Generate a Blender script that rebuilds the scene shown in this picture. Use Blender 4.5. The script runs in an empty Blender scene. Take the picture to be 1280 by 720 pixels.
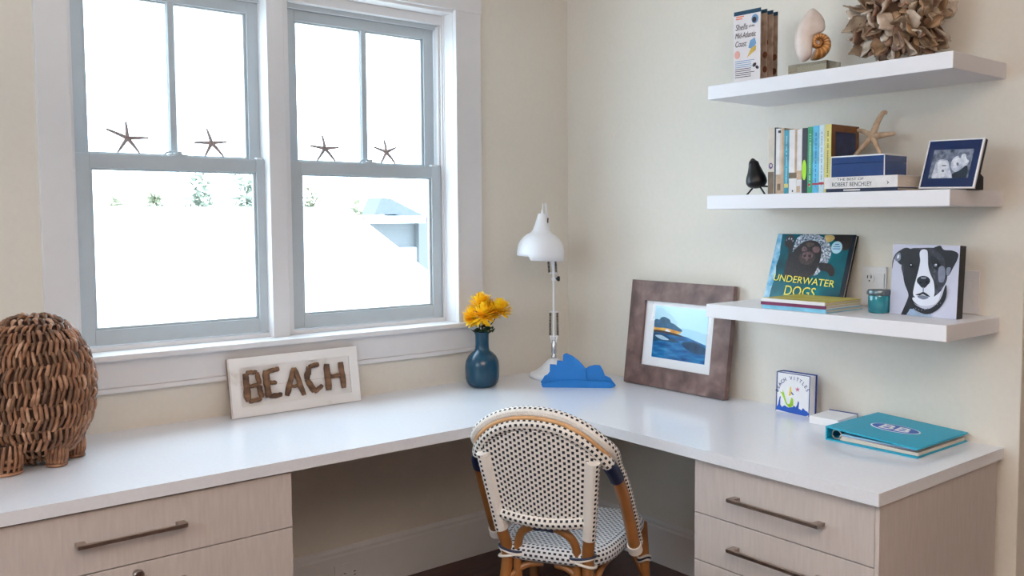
import bpy, bmesh, math, random
from math import sin, cos, pi, radians, hypot
from mathutils import Vector, Matrix

random.seed(7)
SC = bpy.context.scene
COL = SC.collection
V = Vector

# ------------------------------------------------------------------ camera, sky, light
cam_d = bpy.data.cameras.new('camera')
cam = bpy.data.objects.new('camera', cam_d)
COL.objects.link(cam)
SC.camera = cam
cam_d.sensor_width = 36.0
cam_d.lens = 1135.4 / 1280 * 36
cam_d.shift_x = -51.45 / 1280
cam_d.shift_y = -14.91 / 1280
cam_d.clip_start = 0.05
_R = V((0.76496926, -0.6440557, -0.00377869))
_U = V((0.04408558, 0.04650714, 0.99794466))
_F = V((0.64255621, 0.76356358, -0.0639701))
cam.matrix_world = Matrix(((_R.x, _U.x, -_F.x, -2.71387), (_R.y, _U.y, -_F.y, -3.11933), (_R.z, _U.z, -_F.z, 1.43080), (0, 0, 0, 1)))

SKY = 10.0
world = bpy.data.worlds.new('sky')
SC.world = world
world.use_nodes = True
_bg = world.node_tree.nodes['Background']
_bg.inputs['Color'].default_value = (0.66, 0.86, 1.0, 1)
_bg.inputs['Strength'].default_value = SKY
SC.view_settings.view_transform = 'Standard'
SC.view_settings.look = 'None'
SC.view_settings.gamma = 1.0
SC.view_settings.use_curve_mapping = False
SC.view_settings.exposure = -0.22
SC.cycles.max_bounces = 10
SC.cycles.diffuse_bounces = 6
SC.cycles.transparent_max_bounces = 16
SC.cycles.sample_clamp_indirect = 8.0
SC.cycles.caustics_reflective = True
SC.cycles.caustics_refractive = False

def area_light(name, loc, direction, sx, sy, power, color, portal=False):
    l = bpy.data.lights.new(name, 'AREA')
    l.shape = 'RECTANGLE'
    l.size, l.size_y = sx, sy
    l.energy = power
    l.color = color
    if portal:
        l.cycles.is_portal = True
    o = bpy.data.objects.new(name, l)
    COL.objects.link(o)
    o.location = loc
    o.rotation_euler = V(direction).to_track_quat('-Z', 'Y').to_euler()
    return o

area_light('window_portal', (-1.32, 0.20, 1.63), (0, -1, 0), 1.5, 1.3, 1, (1, 1, 1), True)
area_light('fill_uplight', (-2.5, -3.4, 1.75), (0, 0, 1), 0.5, 0.5, 165, (1.0, 0.87, 0.74))  # added warm fill, bounced off the ceiling behind the camera; no fixture modelled
area_light('left_fill_portal', (-4.68, -1.6, 1.88), (1, 0, 0), 1.6, 0.85, 1, (1, 1, 1), True)  # guides sky light through the opening added in the left wall for fill

# ------------------------------------------------------------------ materials
def lin(c):
    return tuple((x / 12.92 if x <= 0.04045 else ((x + 0.055) / 1.055) ** 2.4) for x in c)

def rgb(r, g, b):
    return lin((r / 255, g / 255, b / 255))

MATS = {}
def mat(name, col, rough=0.5, metal=0.0, var=0.06, scale=20.0, bump=0.0, stretch=(1, 1, 1), spec=0.5, trans=0.0, emit=0.0, coat=0.0):
    if name in MATS:
        return MATS[name]
    m = bpy.data.materials.new(name)
    m.use_nodes = True
    nt = m.node_tree
    N, L = nt.nodes, nt.links
    b = N['Principled BSDF']
    b.inputs['Roughness'].default_value = rough
    b.inputs['Metallic'].default_value = metal
    b.inputs['Specular IOR Level'].default_value = spec
    b.inputs['Transmission Weight'].default_value = trans
    b.inputs['Coat Weight'].default_value = coat
    tc = N.new('ShaderNodeTexCoord')
    mp = N.new('ShaderNodeMapping')
    mp.inputs['Scale'].default_value = stretch
    L.new(tc.outputs['Object'], mp.inputs['Vector'])
    nz = N.new('ShaderNodeTexNoise')
    nz.inputs['Scale'].default_value = scale
    nz.inputs['Detail'].default_value = 4
    L.new(mp.outputs['Vector'], nz.inputs['Vector'])
    rp = N.new('ShaderNodeValToRGB')
    rp.color_ramp.elements[0].position = 0.3
    rp.color_ramp.elements[1].position = 0.7
    rp.color_ramp.elements[0].color = tuple(max(0, x * (1 - var)) for x in col) + (1,)
    rp.color_ramp.elements[1].color = tuple(min(1, x * (1 + var)) for x in col) + (1,)
    L.new(nz.outputs['Fac'], rp.inputs['Fac'])
    L.new(rp.outputs['Color'], b.inputs['Base Color'])
    if bump:
        bp = N.new('ShaderNodeBump')
        bp.inputs['Strength'].default_value = bump
        bp.inputs['Distance'].default_value = 0.002
        L.new(nz.outputs['Fac'], bp.inputs['Height'])
        L.new(bp.outputs['Normal'], b.inputs['Normal'])
    MATS[name] = m
    return m

def ramp_mat(name, stops, scale, rough=0.5, stretch=(1, 1, 1), bump=0.0, detail=6, dist=0.0):
    m = mat(name, (0.5, 0.5, 0.5), rough, bump=bump, scale=scale, stretch=stretch)
    nt = m.node_tree
    rp = [n for n in nt.nodes if n.type == 'VALTORGB'][0]
    nz = [n for n in nt.nodes if n.type == 'TEX_NOISE'][0]
    nz.inputs['Detail'].default_value = detail
    nz.inputs['Distortion'].default_value = dist
    cr = rp.color_ramp
    while len(cr.elements) > 1:
        cr.elements.remove(cr.elements[-1])
    cr.elements[0].position = stops[0][0]
    cr.elements[0].color = tuple(stops[0][1]) + (1,)
    for p, c in stops[1:]:
        e = cr.elements.new(p)
        e.color = tuple(c) + (1,)
    return m

def glass_pane_mat():
    m = bpy.data.materials.new('window_glass')
    m.use_nodes = True
    nt = m.node_tree
    N, L = nt.nodes, nt.links
    N.clear()
    o = N.new('ShaderNodeOutputMaterial')
    mx = N.new('ShaderNodeMixShader')
    t = N.new('ShaderNodeBsdfTransparent')
    g = N.new('ShaderNodeBsdfGlossy')
    g.inputs['Roughness'].default_value = 0.02
    fr = N.new('ShaderNodeFresnel')
    fr.inputs['IOR'].default_value = 1.3
    ge = N.new('ShaderNodeNewGeometry')
    inv = N.new('ShaderNodeMath')
    inv.operation = 'SUBTRACT'
    inv.inputs[0].default_value = 1.0
    L.new(ge.outputs['Backfacing'], inv.inputs[1])
    ml = N.new('ShaderNodeMath')
    ml.operation = 'MULTIPLY'
    L.new(fr.outputs[0], ml.inputs[0])
    L.new(inv.outputs[0], ml.inputs[1])
    L.new(ml.outputs[0], mx.inputs[0])
    L.new(t.outputs[0], mx.inputs[1])
    L.new(g.outputs[0], mx.inputs[2])
    L.new(mx.outputs[0], o.inputs[0])
    return m

def mnode(nt, op, a, b=None, c=None):
    n = nt.nodes.new('ShaderNodeMath')
    n.operation = op
    for i, x in enumerate((a, b, c)):
        if x is None:
            continue
        if isinstance(x, (int, float)):
            n.inputs[i].default_value = x
        else:
            nt.links.new(x, n.inputs[i])
    return n.outputs[0]

def weave_mat(name, du, dv, rng=None, fu=0.5, fv=0.52, base=rgb(240, 234, 228), dot=rgb(16, 18, 34)):
    """Woven cane strands: staggered dark dots on off-white, laid on the part's own surface map."""
    m = bpy.data.materials.new(name)
    m.use_nodes = True
    nt = m.node_tree
    N, L = nt.nodes, nt.links
    b = N['Principled BSDF']
    b.inputs['Roughness'].default_value = 0.5
    uv = N.new('ShaderNodeUVMap')
    uv.uv_map = 'UVMap'
    sp = N.new('ShaderNodeSeparateXYZ')
    L.new(uv.outputs['UV'], sp.inputs[0])
    u = mnode(nt, 'DIVIDE', sp.outputs['X'], du)
    v = mnode(nt, 'DIVIDE', sp.outputs['Y'], dv)
    row = mnode(nt, 'FLOOR', v)
    par = mnode(nt, 'MULTIPLY', mnode(nt, 'MODULO', row, 2.0), 0.5)
    u2 = mnode(nt, 'FRACT', mnode(nt, 'ADD', u, par))
    v2 = mnode(nt, 'FRACT', v)
    a = mnode(nt, 'LESS_THAN', mnode(nt, 'ABSOLUTE', mnode(nt, 'SUBTRACT', u2, 0.5)), fu / 2)
    c = mnode(nt, 'LESS_THAN', mnode(nt, 'ABSOLUTE', mnode(nt, 'SUBTRACT', v2, 0.5)), fv / 2)
    f = mnode(nt, 'MULTIPLY', a, c)
    if rng:
        f = mnode(nt, 'MULTIPLY', f, mnode(nt, 'GREATER_THAN', v, rng[0]))
        f = mnode(nt, 'MULTIPLY', f, mnode(nt, 'LESS_THAN', v, rng[1]))
    mix = N.new('ShaderNodeMix')
    mix.data_type = 'RGBA'
    L.new(f, mix.inputs[0])
    mix.inputs[6].default_value = base + (1,)
    mix.inputs[7].default_value = dot + (1,)
    L.new(mix.outputs[2], b.inputs['Base Color'])
    # strand relief
    h1 = mnode(nt, 'ABSOLUTE', mnode(nt, 'SINE', mnode(nt, 'MULTIPLY', u, pi * 2)))
    h2 = mnode(nt, 'ABSOLUTE', mnode(nt, 'SINE', mnode(nt, 'MULTIPLY', v, pi)))
    hh = mnode(nt, 'ADD', h1, h2)
    bp = N.new('ShaderNodeBump')
    bp.inputs['Strength'].default_value = 0.5
    bp.inputs['Distance'].default_value = 0.002
    L.new(hh, bp.inputs['Height'])
    L.new(bp.outputs['Normal'], b.inputs['Normal'])
    return m

M = dict(
    wall=mat('wall_paint', rgb(224, 217, 206), 0.75, var=0.015, scale=60, bump=0.05),
    ceil=mat('ceiling_paint', rgb(225, 222, 222), 0.8, var=0.01),
    trim=mat('trim_paint', rgb(222, 219, 220), 0.45, var=0.012),
    sash=mat('sash_paint', rgb(182, 189, 194), 0.4, var=0.02),
    top=mat('quartz_top', rgb(232, 233, 240), 0.15, var=0.02, scale=90),
    shelf=mat('shelf_paint', rgb(236, 235, 240), 0.4, var=0.01),
    cab=mat('cabinet_veneer', rgb(196, 186, 182), 0.5, var=0.05, scale=14, stretch=(8, 8, 1)),
    steel=mat('brushed_nickel', rgb(168, 156, 148), 0.30, 1.0, var=0.1, scale=60),
    kick=mat('dark_recess', rgb(70, 62, 58), 0.7),
    cane=mat('rattan_cane', rgb(140, 90, 46), 0.38, var=0.3, scale=9, stretch=(1, 1, 1), coat=0.3),
    cane_pale=mat('pale_cane', rgb(206, 160, 112), 0.45, var=0.15, scale=20),
    cord=mat('white_cord', rgb(228, 221, 214), 0.5, var=0.05, scale=120, bump=0.2),
    navy=mat('navy_wrap', rgb(22, 32, 62), 0.4, var=0.2, scale=120, bump=0.2),
    lamp=mat('lamp_enamel', rgb(238, 238, 242), 0.3, var=0.01),
    spring=ramp_mat('spring_steel', [(0.4, rgb(60, 52, 46)), (0.6, rgb(150, 140, 130))], 30, 0.35, (1, 1, 14)),
    black=mat('black_plastic', rgb(22, 21, 24), 0.4),
    glass=glass_pane_mat(),
    white=mat('white_paper', rgb(236, 234, 236), 0.6, var=0.015),
    pages=mat('page_edges', rgb(216, 204, 190), 0.7, var=0.12, scale=40, stretch=(1, 1, 30)),
    floor=None,
)
M['weave_panel'] = weave_mat('woven_cane_panel', 0.0170, 0.0122, fu=0.52, fv=0.60)
M['weave_tube'] = weave_mat('woven_cane_wrap', 0.0165, 0.0145, fu=0.5, fv=0.55)
M['weave_seat'] = weave_mat('woven_cane_seat', 0.0165, 0.0125, fu=0.55, fv=0.5, base=rgb(222, 222, 226))  # bluish reflected light put into the seat's base colour

def floor_mat():
    m = ramp_mat('dark_wood_floor', [(0.3, rgb(46, 24, 20)), (0.7, rgb(84, 44, 34))], 5, 0.35, (1.2, 14, 1), bump=0.1)
    return m
M['floor'] = floor_mat()

# ------------------------------------------------------------------ mesh builder
class MB:
    def __init__(self):
        self.v, self.f, self.mi, self.uv, self.mats, self.sm = [], [], [], [], [], []

    def mid(self, m):
        if m not in self.mats:
            self.mats.append(m)
        return self.mats.index(m)

    def add(self, vs, fs, m, uvs=None, smooth=False):
        b = len(self.v)
        self.v += [tuple(x) for x in vs]
        k = self.mid(m)
        for i, f in enumerate(fs):
            self.f.append([b + j for j in f])
            self.mi.append(k)
            self.uv.append(uvs[i] if uvs else [(0, 0)] * len(f))
            self.sm.append(smooth)

    def box(self, lo, hi, m, X=None):
        (x0, y0, z0), (x1, y1, z1) = lo, hi
        vs = [V(p) for p in ((x0, y0, z0), (x1, y0, z0), (x1, y1, z0), (x0, y1, z0), (x0, y0, z1), (x1, y0, z1), (x1, y1, z1), (x0, y1, z1))]
        if X:
            vs = [X @ p for p in vs]
        self.add(vs, [(0, 3, 2, 1), (4, 5, 6, 7), (0, 1, 5, 4), (1, 2, 6, 5), (2, 3, 7, 6), (3, 0, 4, 7)], m)

    def prism(self, poly, t0, t1, m, X=None, mside=None):
        """2-D outline (x, y) given thickness along z from t0 to t1."""
        area = sum(poly[i][0] * poly[(i + 1) % len(poly)][1] - poly[(i + 1) % len(poly)][0] * poly[i][1] for i in range(len(poly)))
        if area < 0:
            poly = poly[::-1]
        n = len(poly)
        vs = [V((x, y, t0)) for x, y in poly] + [V((x, y, t1)) for x, y in poly]
        if X:
            vs = [X @ p for p in vs]
        self.add(vs, [tuple(range(n - 1, -1, -1)), tuple(range(n, 2 * n))], m)
        self.add(vs, [(i, (i + 1) % n, n + (i + 1) % n, n + i) for i in range(n)], mside or m)

    def lathe(self, prof, m, n=32, X=None, cap0=True, cap1=True):
        vs, fs = [], []
        for r, z in prof:
            for k in range(n):
                a = 2 * pi * k / n
                vs.append(V((r * cos(a), r * sin(a), z)))
        for i in range(len(prof) - 1):
            for k in range(n):
                fs.append((i * n + k, i * n + (k + 1) % n, (i + 1) * n + (k + 1) % n, (i + 1) * n + k))
        if X:
            vs = [X @ p for p in vs]
        self.add(vs, fs, m, smooth=True)
        caps = []
        if cap0:
            caps.append(tuple(range(n - 1, -1, -1)))
        if cap1:
            caps.append(tuple(range((len(prof) - 1) * n, len(prof) * n)))
        if caps:
            self.add(vs, caps, m)

    def tube(self, pts, r, m, n=12, ref=(0, 0, 1), caps=True, flat=1.0, closed=False):
        pts = [V(p) for p in pts]
        N = len(pts)
        rs = r if isinstance(r, (list, tuple)) else [r] * N
        vs, fs, uvs = [], [], []
        s = 0
        S = []
        ref = V(ref)
        for i, p in enumerate(pts):
            if i:
                s += (p - pts[i - 1]).length
            S.append(s)
            if closed:
                t = pts[(i + 1) % N] - pts[i - 1]
            else:
                t = pts[min(i + 1, N - 1)] - pts[max(i - 1, 0)]
            t.normalize()
            e1 = ref - t * ref.dot(t)
            if e1.length < 1e-4:
                e1 = t.orthogonal()
            e1.normalize()
            e2 = t.cross(e1)
            for k in range(n):
                a = 2 * pi * k / n
                vs.append(p + e1 * (rs[i] * cos(a)) + e2 * (rs[i] * flat * sin(a)))
        seg = N if closed else N - 1
        for i in range(seg):
            j = (i + 1) % N
            sj = S[j] if j else S[-1] + (pts[0] - pts[-1]).length
            for k in range(n):
                k2 = (k + 1) % n
                fs.append((i * n + k, i * n + k2, j * n + k2, j * n + k))
                c = 2 * pi * rs[0] / n
                uvs.append([(S[i], k * c), (S[i], (k + 1) * c), (sj, (k + 1) * c), (sj, k * c)])
        self.add(vs, fs, m, uvs, smooth=True)
        if caps and not closed:
            self.add(vs, [tuple(range(n - 1, -1, -1)), tuple(range((N - 1) * n, N * n))], m)

    def ball(self, c, r, m, n=16, X=None):
        rx, ry, rz = r if isinstance(r, (tuple, list)) else (r, r, r)
        vs, fs = [], []
        h = n // 2
        for i in range(h + 1):
            a = pi * i / h
            for k in range(n):
                b = 2 * pi * k / n
                vs.append(V((c[0] + rx * sin(a) * cos(b), c[1] + ry * sin(a) * sin(b), c[2] - rz * cos(a))))
        for i in range(h):
            for k in range(n):
                fs.append((i * n + k, i * n + (k + 1) % n, (i + 1) * n + (k + 1) % n, (i + 1) * n + k))
        if X:
            vs = [X @ p for p in vs]
        self.add(vs, fs, m, smooth=True)

    def text(self, s, size, depth, m, X, align='CENTER', sx=1.0, shear=0.0, bold=0.0):
        cu = bpy.data.curves.new('lettering', 'FONT')
        cu.body = s
        cu.size = size
        cu.align_x = align
        cu.align_y = 'BOTTOM_BASELINE'
        cu.extrude = depth / 2
        cu.resolution_u = 3
        cu.shear = shear
        cu.offset = bold
        o = bpy.data.objects.new('lettering', cu)
        COL.objects.link(o)
        bpy.context.view_layer.update()
        me = o.to_mesh()
        vs = [X @ V((p.co.x * sx, p.co.y, p.co.z)) for p in me.vertices]
        fs = [tuple(p.vertices) for p in me.polygons]
        self.add(vs, fs, m)
        o.to_mesh_clear()
        bpy.data.objects.remove(o)
        bpy.data.curves.remove(cu)

    def build(self, name, parent=None, bevel=0.0, seg=2, weld=False, solid=0.0, subsurf=0):
        me = bpy.data.meshes.new(name)
        me.from_pydata(self.v, [], self.f)
        for m in self.mats:
            me.materials.append(m)
        uvl = me.uv_layers.new(name='UVMap')
        for p in me.polygons:
            p.material_index = self.mi[p.index]
            p.use_smooth = self.sm[p.index]
            for li, uv in zip(p.loop_indices, self.uv[p.index]):
                uvl.data[li].uv = uv
        bm = bmesh.new()
        bm.from_mesh(me)
        if weld:
            bmesh.ops.remove_doubles(bm, verts=bm.verts, dist=1e-5)
        bmesh.ops.recalc_face_normals(bm, faces=bm.faces)
        if bevel:
            es = [e for e in bm.edges if len(e.link_faces) == 2 and e.calc_face_angle(0) > 0.6]
            bmesh.ops.bevel(bm, geom=es, offset=bevel, segments=seg, affect='EDGES', profile=0.6, clamp_overlap=True)
        bm.to_mesh(me)
        bm.free()
        o = bpy.data.objects.new(name, me)
        COL.objects.link(o)
        if parent is None:                                # origin at the middle of the base
            xs, ys, zs = zip(*[v.co for v in me.vertices])
            c = V(((min(xs) + max(xs)) / 2, (min(ys) + max(ys)) / 2, min(zs)))
            me.transform(Matrix.Translation(-c))
            o.matrix_world = Matrix.Translation(c)
        if solid:
            md = o.modifiers.new('thickness', 'SOLIDIFY')
            md.thickness = solid
            md.offset = 0
        if subsurf:
            md = o.modifiers.new('smooth', 'SUBSURF')
            md.levels = md.render_levels = subsurf
        if parent:
            o.parent = parent
            o.matrix_parent_inverse = parent.matrix_world.inverted()
        return o

def one(fn):
    b = MB()
    fn(b)
    return b

def thing(name, label, cat, loc=(0, 0, 0), rz=0, group=None):
    o = bpy.data.objects.new(name, None)
    COL.objects.link(o)
    o.empty_display_size = 0.05
    o.matrix_world = Matrix.Translation(loc) @ Matrix.Rotation(rz, 4, 'Z')
    o.location = loc
    o.rotation_euler = (0, 0, rz)
    return tag(o, label, cat, group)

def tag(o, label, cat, group=None):
    o['label'] = label
    o['category'] = cat
    if group:
        o['group'] = group
    return o

def struct(o):
    o['kind'] = 'structure'
    return o

def frame_at(o, right, up):
    """matrix whose local x runs along right, y along up, z out of that plane"""
    r, u = V(right).normalized(), V(up).normalized()
    n = r.cross(u).normalized()
    u = n.cross(r)
    return Matrix(((r.x, u.x, n.x, o[0]), (r.y, u.y, n.y, o[1]), (r.z, u.z, n.z, o[2]), (0, 0, 0, 1)))

def smooth_curve(pts, k=8, closed=False):
    pts = [V(p) for p in pts]
    n = len(pts)
    out = []
    for i in range(n if closed else n - 1):
        if closed:
            a, b, c, d = pts[i - 1], pts[i], pts[(i + 1) % n], pts[(i + 2) % n]
        else:
            b, c = pts[i], pts[i + 1]
            a = pts[i - 1] if i else b * 2 - c
            d = pts[i + 2] if i + 2 < n else c * 2 - b
        for j in range(k):
            t = j / k
            out.append(0.5 * ((2 * b) + (c - a) * t + (2 * a - 5 * b + 4 * c - d) * t * t + (3 * b - a - 3 * c + d) * t ** 3))
    if not closed:
        out.append(pts[-1])
    return out

def blob(pts, k=4):
    return [(p.x, p.y) for p in smooth_curve([(x, y, 0) for x, y in pts], k, True)]

def ell(cx, cy, rx, ry, n=20, rot=0.0):
    return [(cx + rx * cos(2 * pi * i / n) * cos(rot) - ry * sin(2 * pi * i / n) * sin(rot), cy + rx * cos(2 * pi * i / n) * sin(rot) + ry * sin(2 * pi * i / n) * cos(rot)) for i in range(n)]

class Art:
    """flat artwork laid out on its own sheet: page units (px across, py down) scaled to w x h metres"""
    def __init__(self, mb, X, w, h, x0, y0, x1, y1, z=0.0, skew=(0, 0)):
        self.mb, self.X, self.w, self.h, self.b, self.z, self.k = mb, X, w, h, (x0, y0, x1, y1), z, 0
        self.skew = skew

    def p(self, q):
        x0, y0, x1, y1 = self.b
        s = (q[0] - x0 - self.skew[0] * (q[1] - y0)) / (x1 - x0)
        t = (q[1] - y0 - self.skew[1] * (q[0] - x0)) / (y1 - y0)
        s, t = min(max(s, 0.0), 1.0), min(max(t, 0.0), 1.0)
        return (s * self.w, (1 - t) * self.h)

    def poly(self, pts, m, smooth=True):
        self.k += 1
        if smooth:
            pts = blob(pts)
        q = []
        for a in (self.p(x) for x in pts):
            if not q or (abs(a[0] - q[-1][0]) + abs(a[1] - q[-1][1])) > 1e-5:
                q.append(a)
        z1 = self.z + 0.00012 * self.k
        self.mb.prism(q, z1 - 0.00006, z1, m, self.X)

# ------------------------------------------------------------------ room shell
CEIL = 2.40
XL, YF = -4.6, -6.6
WX0, WX1, WZ0, WZ1 = -2.035, -0.614, 1.000, 2.268        # window opening

def wall_with_hole(name, X, w, h, holes, thick, m):
    b = MB()
    xs = sorted({0, w} | {a for q in holes for a in (q[0], q[1])})
    zs = sorted({0, h} | {a for q in holes for a in (q[2], q[3])})
    for i in range(len(xs) - 1):
        for j in range(len(zs) - 1):
            cx, cz = (xs[i] + xs[i + 1]) / 2, (zs[j] + zs[j + 1]) / 2
            if any(q[0] < cx < q[1] and q[2] < cz < q[3] for q in holes):
                continue
            b.box((xs[i], zs[j], -thick), (xs[i + 1], zs[j + 1], 0), m, X)
    return struct(b.build(name))

wall_with_hole('wall_back', frame_at((XL, 0, 0), (1, 0, 0), (0, 0, 1)), -XL, CEIL, [(WX0 - XL, WX1 - XL, WZ0, WZ1)], 0.16, M['wall'])
YE = -1.998                                              # the shelf wall ends here in an outside corner
struct(one(lambda b: b.box((0, YE, 0), (0.14, 0.16, CEIL), M['wall'])).build('wall_right', bevel=0.004))
struct(one(lambda b: b.box((1.6, YF, 0), (1.74, YE, CEIL), M['wall'])).build('wall_alcove'))
struct(one(lambda b: b.box((0.14, YE, 0), (1.74, YE + 0.12, CEIL), M['wall'])).build('wall_return'))
wall_with_hole('wall_left', frame_at((XL, YF, 0), (0, 1, 0), (0, 0, 1)), -YF + 0.16, CEIL, [(-YF - 2.4, -YF - 0.8, 1.45, 2.3)], 0.12, M['wall'])  # unseen opening added to throw sky light on the shelf wall
wall_with_hole('wall_front', frame_at((1.74, YF, 0), (-1, 0, 0), (0, 0, 1)), 1.74 - XL + 0.12, CEIL, [], 0.14, M['wall'])
struct(one(lambda b: b.box((XL - 0.12, YF - 0.14, -0.1), (1.74, 0.16, 0), M['floor'])).build('floor'))
struct(one(lambda b: b.box((XL - 0.12, YF - 0.14, CEIL), (1.74, 0.16, CEIL + 0.1), M['ceil'])).build('ceiling'))

def baseboard(name, X, w):
    b = MB()
    prof = [(0, 0), (0.016, 0), (0.016, 0.15), (0.013, 0.158), (0.013, 0.168), (0.006, 0.18), (0, 0.182)]
    P = Matrix(((0, 0, 1, 0), (0, 1, 0, 0), (1, 0, 0, 0), (0, 0, 0, 1)))
    b.prism(prof, 0, w, M['trim'], X @ P)
    return struct(b.build(name))
baseboard('baseboard_back', frame_at((XL, 0, 0), (1, 0, 0), (0, 0, 1)), -XL)
baseboard('baseboard_right', frame_at((0, -0.016, 0), (0, -1, 0), (0, 0, 1)), -YE - 0.016)

# ---- window trim
struct(one(lambda b: b.box((-2.125, -0.020, 1.0), (WX0, 0, WZ1), M['trim'])).build('trim_1', bevel=0.002))
def casing_right(b):
    b.box((WX1 + 0.009, -0.020, 1.0), (-0.492, 0, WZ1), M['trim'])
    b.box((WX1 - 0.003, -0.024, 1.0), (WX1 + 0.010, 0, WZ1), M['trim'])
struct(one(casing_right).build('trim_2', bevel=0.002))
struct(one(lambda b: b.box((-2.135, -0.022, WZ1), (-0.488, 0, CEIL), M['trim'])).build('trim_3', bevel=0.002))
def stool(b):
    b.box((-2.14, -0.045, 0.982), (-0.480, 0.0, 1.002), M['trim'])
    b.box((WX0, 0.0, 0.982), (WX1, 0.085, 1.002), M['trim'])
struct(one(stool).build('trim_4', bevel=0.005))
def apron(b):
    b.box((-2.12, -0.018, 0.892), (-0.495, 0, 0.982), M['trim'])
    b.box((-2.12, -0.024, 0.876), (-0.495, 0, 0.892), M['trim'])
struct(one(apron).build('trim_5', bevel=0.003))
struct(one(lambda b: b.box((-1.384, 0.034, 1.002), (-1.320, 0.16, WZ1), M['trim'])).build('trim_6', bevel=0.003))
def jambs(b):
    t = 0.012
    b.box((WX0 - 0.001, -0.002, 1.002), (WX0 + t, 0.16, WZ1 + .001), M['trim'])
    b.box((WX1 - 0.004, -0.002, 1.002), (WX1 + 0.006, 0.16, WZ1 + .001), M['trim'])
    b.box((WX0, -0.004, WZ1 - 0.010), (WX1, 0.16, WZ1 + .002), M['trim'])
struct(one(jambs).build('trim_7'))

def window_unit(name, x0, x1):
    """double-hung unit: frame with stops, fixed upper sash with a centre muntin, lower sash with lock"""
    w = bpy.data.objects.new(name, None)
    COL.objects.link(w)
    w.location = (x0, 0.08, 1.0)
    bpy.context.view_layer.update()
    struct(w)
    s = M['sash']
    yl, yu, th = 0.080, 0.112, 0.032
    z0, zr, zt = 1.020, 1.645, 2.205
    b = MB()                                             # frame with stops and tracks
    b.box((x0 - 0.022, 0.066, 1.002), (x0 + 0.002, 0.16, WZ1 - 0.010), M['trim'])
    b.box((x1 - 0.002, 0.070, 1.002), (x1 + 0.022, 0.16, WZ1 - 0.010), M['trim'])
    b.box((x1 + 0.004, 0.062, 1.002), (x1 + 0.012, 0.075, WZ1 - 0.010), M['trim'])
    b.box((x0, 0.066, 1.002), (x1, 0.16, z0 - 0.003), M['trim'])
    b.box((x0, 0.070, zt + 0.018), (x1, 0.16, WZ1 - 0.010), M['trim'])
    b.box((x0, 0.100, zt), (x1, 0.16, zt + 0.020), M['sash'])
    b.box((x1 - 0.012, 0.082, zr + 0.004), (x1 - 0.002, 0.112, zt + 0.01), M['trim'])
    b.build('window_frame', w, bevel=0.0015)

    def sash(nm, y, za, zb, st, rb, rt, x0, x1, muntin):
        b = MB()
        b.box((x0, y, za), (x0 + st, y + th, zb), s)
        b.box((x1 - st, y, za), (x1, y + th, zb), s)
        b.box((x0 + st, y, za), (x1 - st, y + th, za + rb), s)
        b.box((x0 + st, y, zb - rt), (x1 - st, y + th, zb), s)
        g0, g1, h0, h1 = x0 + st, x1 - st, za + rb, zb - rt   # sloped glazing bead
        for (a, c) in (((g0, h0, g0 + .010, h1), 0), ((g1 - .010, h0, g1, h1), 0), ((g0 + .010, h0, g1 - .010, h0 + .008), 0), ((g0 + .010, h1 - .006, g1 - .010, h1), 0)):
            b.box((a[0], y + 0.008, a[1]), (a[2], y + 0.022, a[3]), s)
        o = b.build(nm, w, bevel=0.002)
        one(lambda q: q.box((g0 + 0.004, y + 0.014, h0 + 0.004), (g1 - 0.004, y + 0.018, h1 - 0.004), M['glass'])).build('pane', o)
        if muntin:
            cx = (x0 + x1) / 2 + 0.008
            q = MB()
            q.prism([(cx - 0.016, y + 0.012), (cx - 0.010, y + 0.003), (cx + 0.010, y + 0.003), (cx + 0.016, y + 0.012)], h0, h1, s)
            q.prism([(cx - 0.014, y + 0.0185), (cx + 0.014, y + 0.0185), (cx + 0.009, y + 0.028), (cx - 0.009, y + 0.028)], h0, h1, s)
            q.build('muntin', o)
        return o
    sash('upper_sash', yu + 0.004, zr - 0.045, zt, 0.046, 0.045, 0.040, x0 + 0.002, x1 - 0.012, True)
    lo = sash('lower_sash', yl, z0, zr, 0.044, 0.050, 0.048, x0 + 0.004, x1 - 0.004, False)
    cx = (x0 + x1) / 2                                   # cam lock on the meeting rail
    b = MB()
    b.prism(ell(cx + 0.008, yl + 0.016, 0.034, 0.013), zr, zr + 0.007, s)
    b.prism(ell(cx + 0.008, yl + 0.018, 0.014, 0.011), zr + 0.007, zr + 0.017, s)
    b.tube(smooth_curve([(cx + 0.006, yl + 0.016, zr + 0.014), (cx - 0.014, yl + 0.010, zr + 0.016), (cx - 0.034, yl + 0.006, zr + 0.010), (cx - 0.040, yl + 0.005, zr + 0.004)], 4), 0.0035, s, 8)
    b.build('sash_lock', lo)
    b = MB()
    b.box((x1 - 0.044, yl + 0.006, zr), (x1 - 0.022, yl + 0.026, zr + 0.007), M['trim'])
    b.build('tilt_latch', lo, bevel=0.002)
    return w
window_unit('window_1', -2.012, -1.366)
window_unit('window_2', -1.292, -0.625)

# ------------------------------------------------------------------ desk: worktop and drawer cabinets
TZ, TT = 0.75, 0.033
b = MB()
b.prism([(0, 0), (-3.05, 0), (-3.05, -0.705), (-0.690, -0.705), (-0.690, -1.955), (0, -1.955)], TZ - TT, TZ, M['top'])
tag(b.build('worktop', bevel=0.003), 'white L-shaped desk worktop running under the windows and along the shelf wall', 'worktop')

def bar_handle(drawer, X, length):
    b = MB()
    for s in (-1, 1):
        b.box((s * (length / 2 - 0.011) - 0.011, -0.005, 0), (s * (length / 2 - 0.011) + 0.011, 0.005, 0.030), M['steel'], X)
    b.box((-length / 2, -0.0055, 0.028), (length / 2, 0.0050, 0.036), M['steel'], X)
    return b.build('handle', drawer, bevel=0.0012)

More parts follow.
